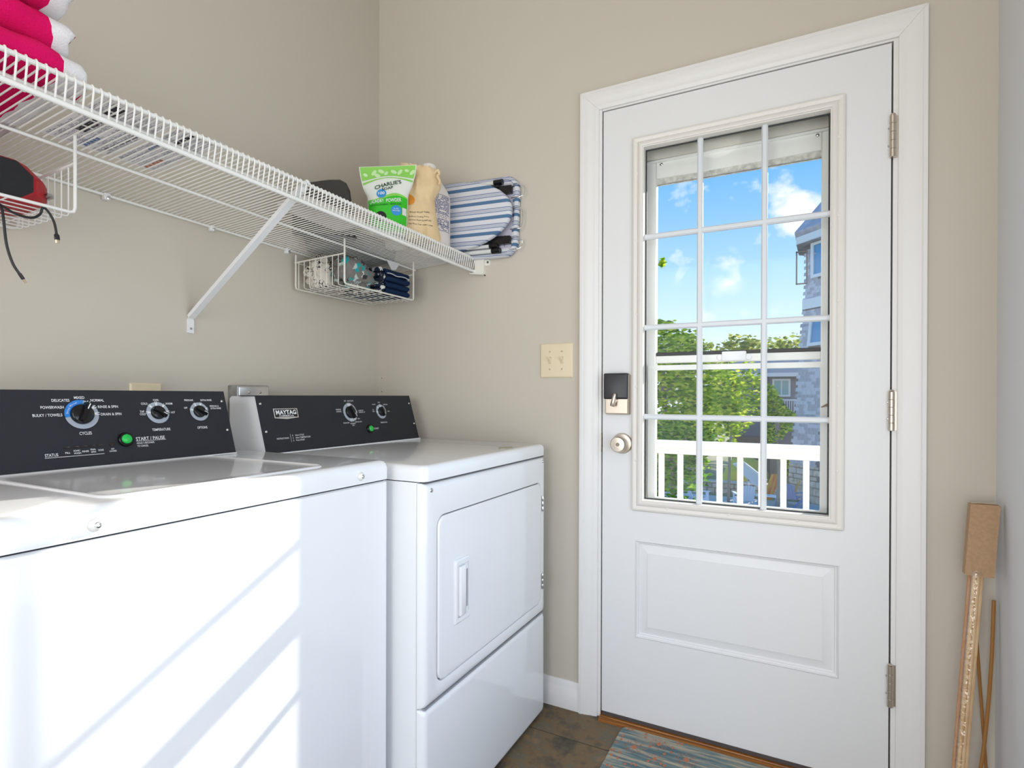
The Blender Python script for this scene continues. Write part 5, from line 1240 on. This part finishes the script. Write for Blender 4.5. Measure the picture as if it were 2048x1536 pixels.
# wedge: butt end thicker, laps over the course below
sh0 = None; rnd = random.Random(3); cnt = 0
bm.transform(INV[tw_.name].inverted()); meA = obj('shingle', bm, SHM, tw_); meA.rotation_euler = (0, 0, rotf)
INVT = INV[tw_.name]
z = -1.74; row = 0
while z < 7.5:
    wn1 = 6.05 < z < 7.62; wn2 = 3.15 < z < 4.42; belt = 4.80 < z < 5.22
    if not belt:
        s = -.02-(row % 2)*.11
        smax = 1.30 if not (wn1 or wn2) else .42
        while s < smax:
            p = INVT @ facet(z, s, .0)
            o2 = meA if sh0 is None else copy_obj(meA, tw_)
            sh0 = True; o2.location = p; o2.rotation_euler = (0, 0, rotf)
            k = rnd.uniform(.75, 1.12); o2.scale = (k, rnd.uniform(.8, 1.4), rnd.uniform(.96, 1.05))
            if rnd.random() < .45 and o2 is not meA:
                o2.material_slots[0].link = 'OBJECT'; o2.material_slots[0].material = SHM2
            s += .238*k+.010; cnt += 1
    z += .1385; row += 1
for (z0, z1, ex) in ((4.82, 5.24, .10),):
    oct_solid([(tR(z0)+ex, z0), (tR(z0)+ex, z1), (tR(z0)+.02, z1+.02)], 'belt_trim', WTR, tw_)
oct_solid([(2.62, 7.62), (2.62, 7.95), (2.70, 8.10), (2.70, 8.18), (.15, 11.2)], 'tower_roof', SHM, tw_)
oct_solid([(2.63, 7.64), (2.64, 7.94)], 'fascia', WTR, tw_)
PANE = M('far_glass', (.10, .30, .55), .08, coat=.5)
def far_window(z0, z1, s0, s1):
    bm = B(); fo = lambda a, b_, d: tuple(facet(min(b_, 7.6), a, d+.05))
    rr_loft(bm, [(s0, s1, z0, z1, .01, -.06), (s0, s1, z0, z1, .01, .04), (s0+.14, s1-.12, z0+.14, z1-.12, .01, .04), (s0+.14, s1-.12, z0+.14, z1-.12, .01, -.05)], fo, False, False, 1); w = obj('window', bm, WTR, tw_, False)
    bm = B(); quad(bm, [fo(a, b_, -.02) for a, b_ in ((s0+.1, z0+.1), (s1-.1, z0+.1), (s1-.1, z1-.1), (s0+.1, z1-.1))]); obj('pane', bm, PANE, w, False)
far_window(6.10, 7.60, .30, 1.45); far_window(3.20, 4.40, .42, 1.5)
# open casement sash
bm = B(); q0 = facet(6.1, .02, .02)
for (a0, a1, b0, b1) in ((-.42, -.36, 5.93, 7.36), (-.42, 0, 5.93, 5.98), (-.42, 0, 7.31, 7.36)):
    box(bm, q0.x+a0, q0.x+a1, q0.y-.03, q0.y+.03, b0, b1)
ow = obj('open_sash', bm, M('sash_brown', (.34, .24, .18), .7), tw_, False)
obj('sash_bracket', box(B(), q0.x-.02, q0.x+.04, q0.y-.04, q0.y+.03, 5.93, 7.36), MATS['sash_brown'], tw_, False)
# stones of the base, on the visible facet
STN = [M('stone_a', (.68, .60, .50), .9, var=(.40, .34, .28), vs=6, bump=.6, bs=30), M('stone_b', (.60, .55, .51), .9, var=(.52, .46, .40), vs=5, bump=.6, bs=30), M('stone_c', (.72, .60, .48), .9, var=(.44, .36, .30), vs=5, bump=.6, bs=30)]
z = GZ+.03; row = 0
while z < -1.86:
    h = rnd.choice((.20, .27, .33)); h = min(h, -1.80-z); s = -.04
    while s < 1.45:
        w = rnd.uniform(.28, .62)
        fo = lambda a, b_, d: tuple(facet(-2., a, d+.06)+Vector((0, 0, b_+2.)))
        bm = B(); j = lambda: rnd.uniform(-.012, .012)
        rr_loft(bm, [(s+.012, s+w-.012, z+.012, z+h-.012, .03, -.04), (s+.012+j(), s+w-.012+j(), z+.012+j(), z+h-.012, .03, .03+j()), (s+.03, s+w-.03, z+.03, z+h-.03, .02, .05+j())], fo, True, True, 2); obj('stone', bm, rnd.choice(STN), tw_)
        s += w
    z += h; row += 1

# farther house with a balcony, and the dark shed roof
hs = thing('grey_house', 'low grey neighbour house with a white sliding window behind the trees', 'building', (.5, 33.5, GZ))
obj('house_wall', box(B(), -1.6, 2.4, 32.2, 36, GZ, 2.25), M('house_grey', (.30, .28, .30), .9, var=(.22, .20, .21), vs=3), hs, False)
bm = B(); prism(bm, [(31.75, 2.20), (31.75, 2.34), (34.1, 3.35), (36.6, 2.34), (36.6, 2.2)], -2.0, 2.7, lambda a, b_, d: (d, a, b_)); obj('house_roof', bm, M('house_roof_grey', (.33, .31, .32), .9), hs, False)
obj('fascia', box(B(), -2.0, 2.7, 31.70, 31.75, 2.15, 2.36), WTR, hs, False)
bm = B(); rr_loft(bm, [(.20, 1.10, 1.06, 2.04, .01, 32.2), (.20, 1.10, 1.06, 2.04, .01, 32.12), (.30, 1.00, 1.16, 1.94, .01, 32.12), (.30, 1.00, 1.16, 1.94, .01, 32.19)], MY, False, False, 1); hw_ = obj('window', bm, WTR, hs, False)
GP = M('far_pane', (.22, .42, .42), .15)
for (a, c) in ((.30, .63), (.68, 1.00)): obj('pane', box(B(), a, c, 32.15, 32.18, 1.16, 1.94), GP, hw_, False)
obj('window_mullion', box(B(), .63, .68, 32.12, 32.18, 1.16, 1.94), WTR, hw_, False)
bk = obj('balcony_rail', box(B(), -.2, 1.75, 31.75, 31.81, .84, .92), WTR, hs, False)
bm = box(B(), -.02, .02, 31.76, 31.80, .0, .84); first = obj('baluster', bm, WTR, bk, False)
for k in range(18):
    if k == 0: first.location = (-.15, 0, 0); continue
    copy_obj(first, bk, (-.15+k*.11, 0, 0))
sd = thing('garden_shed', 'dark grey shingled shed roof half hidden by the trees', 'shed', (-.8, 31, GZ))
RF = M('shed_shingle', (.13, .125, .15), .9, var=(.085, .08, .095), vs=9)
bm = B(); prism(bm, [(29.2, -1.05), (29.2, -.92), (30.4, .86), (31.4, -.72), (31.4, -.85), (30.4, .70)], -1.75, .35, lambda a, b_, d: (d, a, b_)); obj('roof', bm, RF, sd, False)
obj('shed_wall', box(B(), -1.6, .2, 29.5, 31.1, GZ, -.95), M('shed_wall', (.16, .12, .10), .9), sd, False)

# slat fence in front of the shed
fe = thing('picket_fence', 'thin weathered picket fence between the tower and the shed', 'fence', (.7, 29, GZ))
PK = M('picket_wood', (.34, .27, .22), .9)
bm = bbox(-.03, .03, -.01, .01, 0, 1.85, .004, 1); first = obj('picket', bm, PK, fe)
for k in range(26):
    x = -.15+k*.085-.0
    loc_ = (x+.7-.7, 28.9, GZ+.02*(k % 3))
    if k == 0: first.location = loc_; continue
    copy_obj(first, fe, loc_)
for zz in (.5, 1.4): obj('fence_rail', box(B(), -.2, 2.1, 28.93, 28.96, GZ+zz, GZ+zz+.06), PK, fe, False)

# trees
def leafmat(name, c0, c1, c2):
    m = bpy.data.materials.new(name); m.use_nodes = True; MATS[name] = m
    t = m.node_tree; n = t.nodes; l = t.links; n.clear(); o = n.new('ShaderNodeOutputMaterial'); mi = n.new('ShaderNodeMixShader'); df = n.new('ShaderNodeBsdfDiffuse'); tl = n.new('ShaderNodeBsdfTranslucent')
    ge = n.new('ShaderNodeNewGeometry'); r = n.new('ShaderNodeValToRGB'); el = r.color_ramp.elements; el[0].color = (*c0, 1); el[1].color = (*c2, 1); q = el.new(.5); q.color = (*c1, 1)
    l.new(ge.outputs['Random Per Island'], r.inputs[0]); l.new(r.outputs[0], df.inputs[0]); l.new(r.outputs[0], tl.inputs[0]); mi.inputs[0].default_value = .62
    l.new(df.outputs[0], mi.inputs[1]); l.new(tl.outputs[0], mi.inputs[2]); l.new(mi.outputs[0], o.inputs[0]); return m
LF1 = leafmat('leaf_bright', (.05, .15, .01), (.36, .56, .02), (.92, .90, .10)); LF2 = leafmat('leaf_olive', (.12, .18, .03), (.36, .42, .08), (.66, .64, .16)); LF3 = leafmat('leaf_dark', (.03, .11, .01), (.15, .36, .03), (.42, .62, .07))  # dark and yellow ramp ends mimic shaded and sunlit leaves
BARK = M('bark', (.30, .25, .19), .95)
def tree(name, label, cat, blobs, leaves, size, mat, base, seed, grp='trees and shrubs beyond the railing'):
    o = thing(name, label, cat, (base[0], base[1], GZ), group=grp); rnd = random.Random(seed); bm = B()
    tot = sum(r[0]*r[1]*r[2] for _, r in blobs)
    for c, r in blobs:
        k = max(26, int(leaves*(r[0]*r[1]*r[2])/tot))
        for _ in range(k):
            while True:
                v = Vector((rnd.uniform(-1, 1), rnd.uniform(-1, 1), rnd.uniform(-1, 1)))
                if .25 < v.length < 1: break
            v = v*(1+.22*noise.noise(v*2.3+Vector((seed, 0, 0)))) 
            if noise.noise(Vector((v.x*r[0]*1.6+seed, v.y*r[1]*1.6, v.z*r[2]*1.6))) < -.16: continue
            p = Vector((c[0]+v.x*r[0], c[1]+v.y*r[1], c[2]+v.z*r[2]))
            d = Vector((rnd.gauss(0, 1), rnd.gauss(0, 1), rnd.gauss(0, .8))).normalized(); u, w = frame_axes(d); s = size*rnd.uniform(.6, 1.3)
            quad(bm, [p-u*s, p+w*s*.45, p+u*s, p-w*s*.45])
    f = obj('foliage', bm, mat, o, False, kind='stuff')
    c0 = blobs[0][0]; bm = B(); tube(bm, [(base[0], base[1], GZ), (base[0]+.05, base[1], (GZ+c0[2])/2), (c0[0], c0[1], c0[2])], .1, 8, rad=[.06, .05, .03]); obj('trunk', bm, BARK, o)
    for k in range(5):
        e_ = Vector(c0)+Vector((rnd.uniform(-.6, .6)*blobs[0][1][0], rnd.uniform(-.5, .5)*blobs[0][1][1], rnd.uniform(.1, .8)*blobs[0][1][2])); bm = B(); tube(bm, [Vector((base[0]+.03, base[1], c0[2]-.35*blobs[0][1][2])), Vector(c0).lerp(e_, .5), e_], .04, 6, rad=[.05, .035, .012]); obj('branch', bm, BARK, o)
    return o
tree('leafy_tree', 'bright yellow-green leafy tree filling the left panes', 'tree', [((-1.25, 11.6, 1.30), (1.15, .9, 1.35)), ((-1.35, 11.4, 2.15), (.95, .8, .75)), ((-.75, 11.9, .75), (.75, .7, .75)), ((-1.6, 11.2, -.2), (.75, .7, 1.0)), ((-1.13, 10.5, 4.0), (.06, .05, .12))], 7500, .075, LF1, (-1.4, 11.6), 2)
tree('dark_shrub', 'darker green bush just above the railing in the middle panes', 'bush', [((-.64, 9.2, -.18), (.66, .5, .92)), ((-.18, 9.3, .17), (.37, .35, .40))], 3000, .055, LF3, (-.6, 9.2), 5)
tree('leafy_tree', 'bright green tree behind the storm door rail in the middle panes', 'tree', [((-.80, 22.6, 1.2), (1.25, .9, 1.35)), ((-1.6, 22.9, .1), (1.2, .9, 1.4))], 4200, .115, LF1, (-1.05, 22.7), 9)
tree('leafy_tree', 'small bright tree against the shingled tower below the far window', 'tree', [((.80, 20.4, .15), (.42, .4, .85)), ((.55, 20.3, .95), (.38, .35, .5)), ((1.12, 20.5, .25), (.30, .3, .42))], 2400, .085, LF1, (.85, 20.4), 11)
tree('distant_tree', 'broad olive-green distant tree in the middle panes', 'tree', [((-1.6, 44, 2.5), (3.1, 1.5, 3.3)), ((-2.8, 44, 4.4), (1.5, 1.2, 1.5))], 4500, .21, LF2, (-1.6, 44), 21)
tree('distant_tree', 'broad olive-green distant tree left of the shingled tower', 'tree', [((1.3, 41, 2.4), (2.2, 1.5, 2.9)), ((.2, 41, 3.6), (1.2, 1.1, 1.5))], 4000, .20, LF2, (1.3, 41), 25)
tree('distant_tree', 'dense distant tree behind the left leafy tree', 'tree', [((-5.0, 37.5, 2.1), (2.5, 1.3, 3.2))], 3200, .19, LF2, (-5.0, 37.5), 29)
tree('low_shrub', 'low shrub at the foot of the stone tower base', 'bush', [((.85, 27.9, -2.3), (.40, .35, .50))], 700, .08, LF1, (.85, 27.9), 31)

# patio furniture
BLU = M('chair_blue', (.24, .30, .50), .6); PBLU = M('chair_pale', (.62, .70, .82), .6)
def adirondack(label, loc, rotz, mat, s=1.):
    o = thing('adirondack_chair', label, 'chair', loc, rotz, group='chairs on the patio', local=True); o.scale = (s, s, s)
    for k in range(6):
        a = -.25+k*.1; h = .98-.5*abs(a)**1.6; bm = B(); prism(bm, [(a-.045, 0), (a+.045, 0), (a+.045, h-.30), (a, h-.27), (a-.045, h-.30)], 0, .02, lambda q, b_, d: (q, .20+b_*.38+d, .30+b_*.93)); obj('back_slat', bm, mat, o, False)
    for k in range(5): obj('seat_slat', box(B(), -.28, .28, -.28+k*.1, -.19+k*.1, .36-k*.02, .38-k*.02), mat, o, False)
    for x in (-.33, .33):
        obj('arm', box(B(), x-.06, x+.06, -.38, .30, .55, .575), mat, o, False)
        obj('leg', box(B(), x-.02, x+.02, -.33, -.22, 0, .55), mat, o, False)
        bm = B(); prism(bm, [(-.30, .28), (-.30, .38), (.62, .08), (.62, 0), (.52, 0)], x-.045, x-.02, lambda a, b_, d: (d, a, b_)); obj('side_rail', bm, mat, o, False)
    return o
PZ = GZ+.04
adirondack('dark blue adirondack chair beside the stone tower base', (1.28, 23.3, PZ), math.radians(155), BLU)
adirondack('pale blue adirondack chair behind the middle balusters', (-.38, 22.0, PZ), math.radians(200), PBLU)
adirondack('pale blue adirondack chair behind the left balusters', (-2.15, 21.6, PZ), math.radians(120), PBLU, 1.1)
tb = thing('side_table', 'small white-topped patio table between the chairs', 'table', (.42, 22.6, PZ), local=True)
obj('table_top', bbox(-.42, .42, -.25, .25, .42, .46, .01, 1), WTR, tb)
for x in (-.32, .32):
    for y in (-.18, .18): obj('leg', box(B(), x-.03, x+.03, y-.03, y+.03, 0, .42), BLU, tb, False)
og = thing('folded_umbrella', 'orange and red folded umbrella bundle leaning beside the blue chair', 'umbrella', (.62, 23.9, PZ), local=True)
ORG = M('umbrella_orange', (.85, .34, .05), .8, var=(.75, .10, .05), vs=4)
for k in range(4):
    bm = B(); x = -.10+k*.07; tube(bm, [(x-.25, 0, .05), (x-.1, .02*k, .6), (x+.05, .03*k, 1.15)], .07, 8, rad=[.03, .075, .05]); obj('canopy_fold', bm, ORG if k % 2 else M('umbrella_yellow', (.72, .36, .05), .8), og)
bm = B(); tube(bm, [(.72, 0, .3), (.95, .02, .95)], .025, 8); obj('pole', bm, MATS['umbrella_yellow'], og)
sb_ = thing('shade_panel', 'tilted pale blue-grey board with a white rim behind the middle balusters', 'board', (-.45, 24.6, PZ), local=True)
bm = B(); prism(bm, [(-.55, 1.35), (-.20, 1.45), (.72, .72), (.72, .28), (.1, .62)], 0, .06, MY); obj('board', bm, M('board_blue', (.60, .68, .76), .6), sb_, False)
bm = B(); tube(bm, [(-.60, .02, 1.38), (-.20, .02, 1.50), (.75, .02, .76)], .06, 8); obj('rim', bm, WTR, sb_)
bm = B(); prism(bm, [(.0, 0), (.06, 0), (.06, .75), (0, .75)], 0, .06, MY); obj('leg', bm, WTR, sb_, False)
bl = thing('low_wall', 'low stone retaining wall behind the patio furniture', 'wall', (0, 25.4, GZ))
rnd = random.Random(8)
for r_ in range(2):
    x = -2.6+r_*.2
    while x < 1.0:
        w = rnd.uniform(.3, .6); obj('stone', bbox(x, x+w-.02, 25.2, 25.5, GZ+r_*.24, GZ+r_*.24+.22, .03, 1), rnd.choice(STN), bl); x += w
obj('coping', bbox(-2.7, 1.1, 25.1, 25.6, GZ+.48, GZ+.56, .02, 1), STN[1], bl)
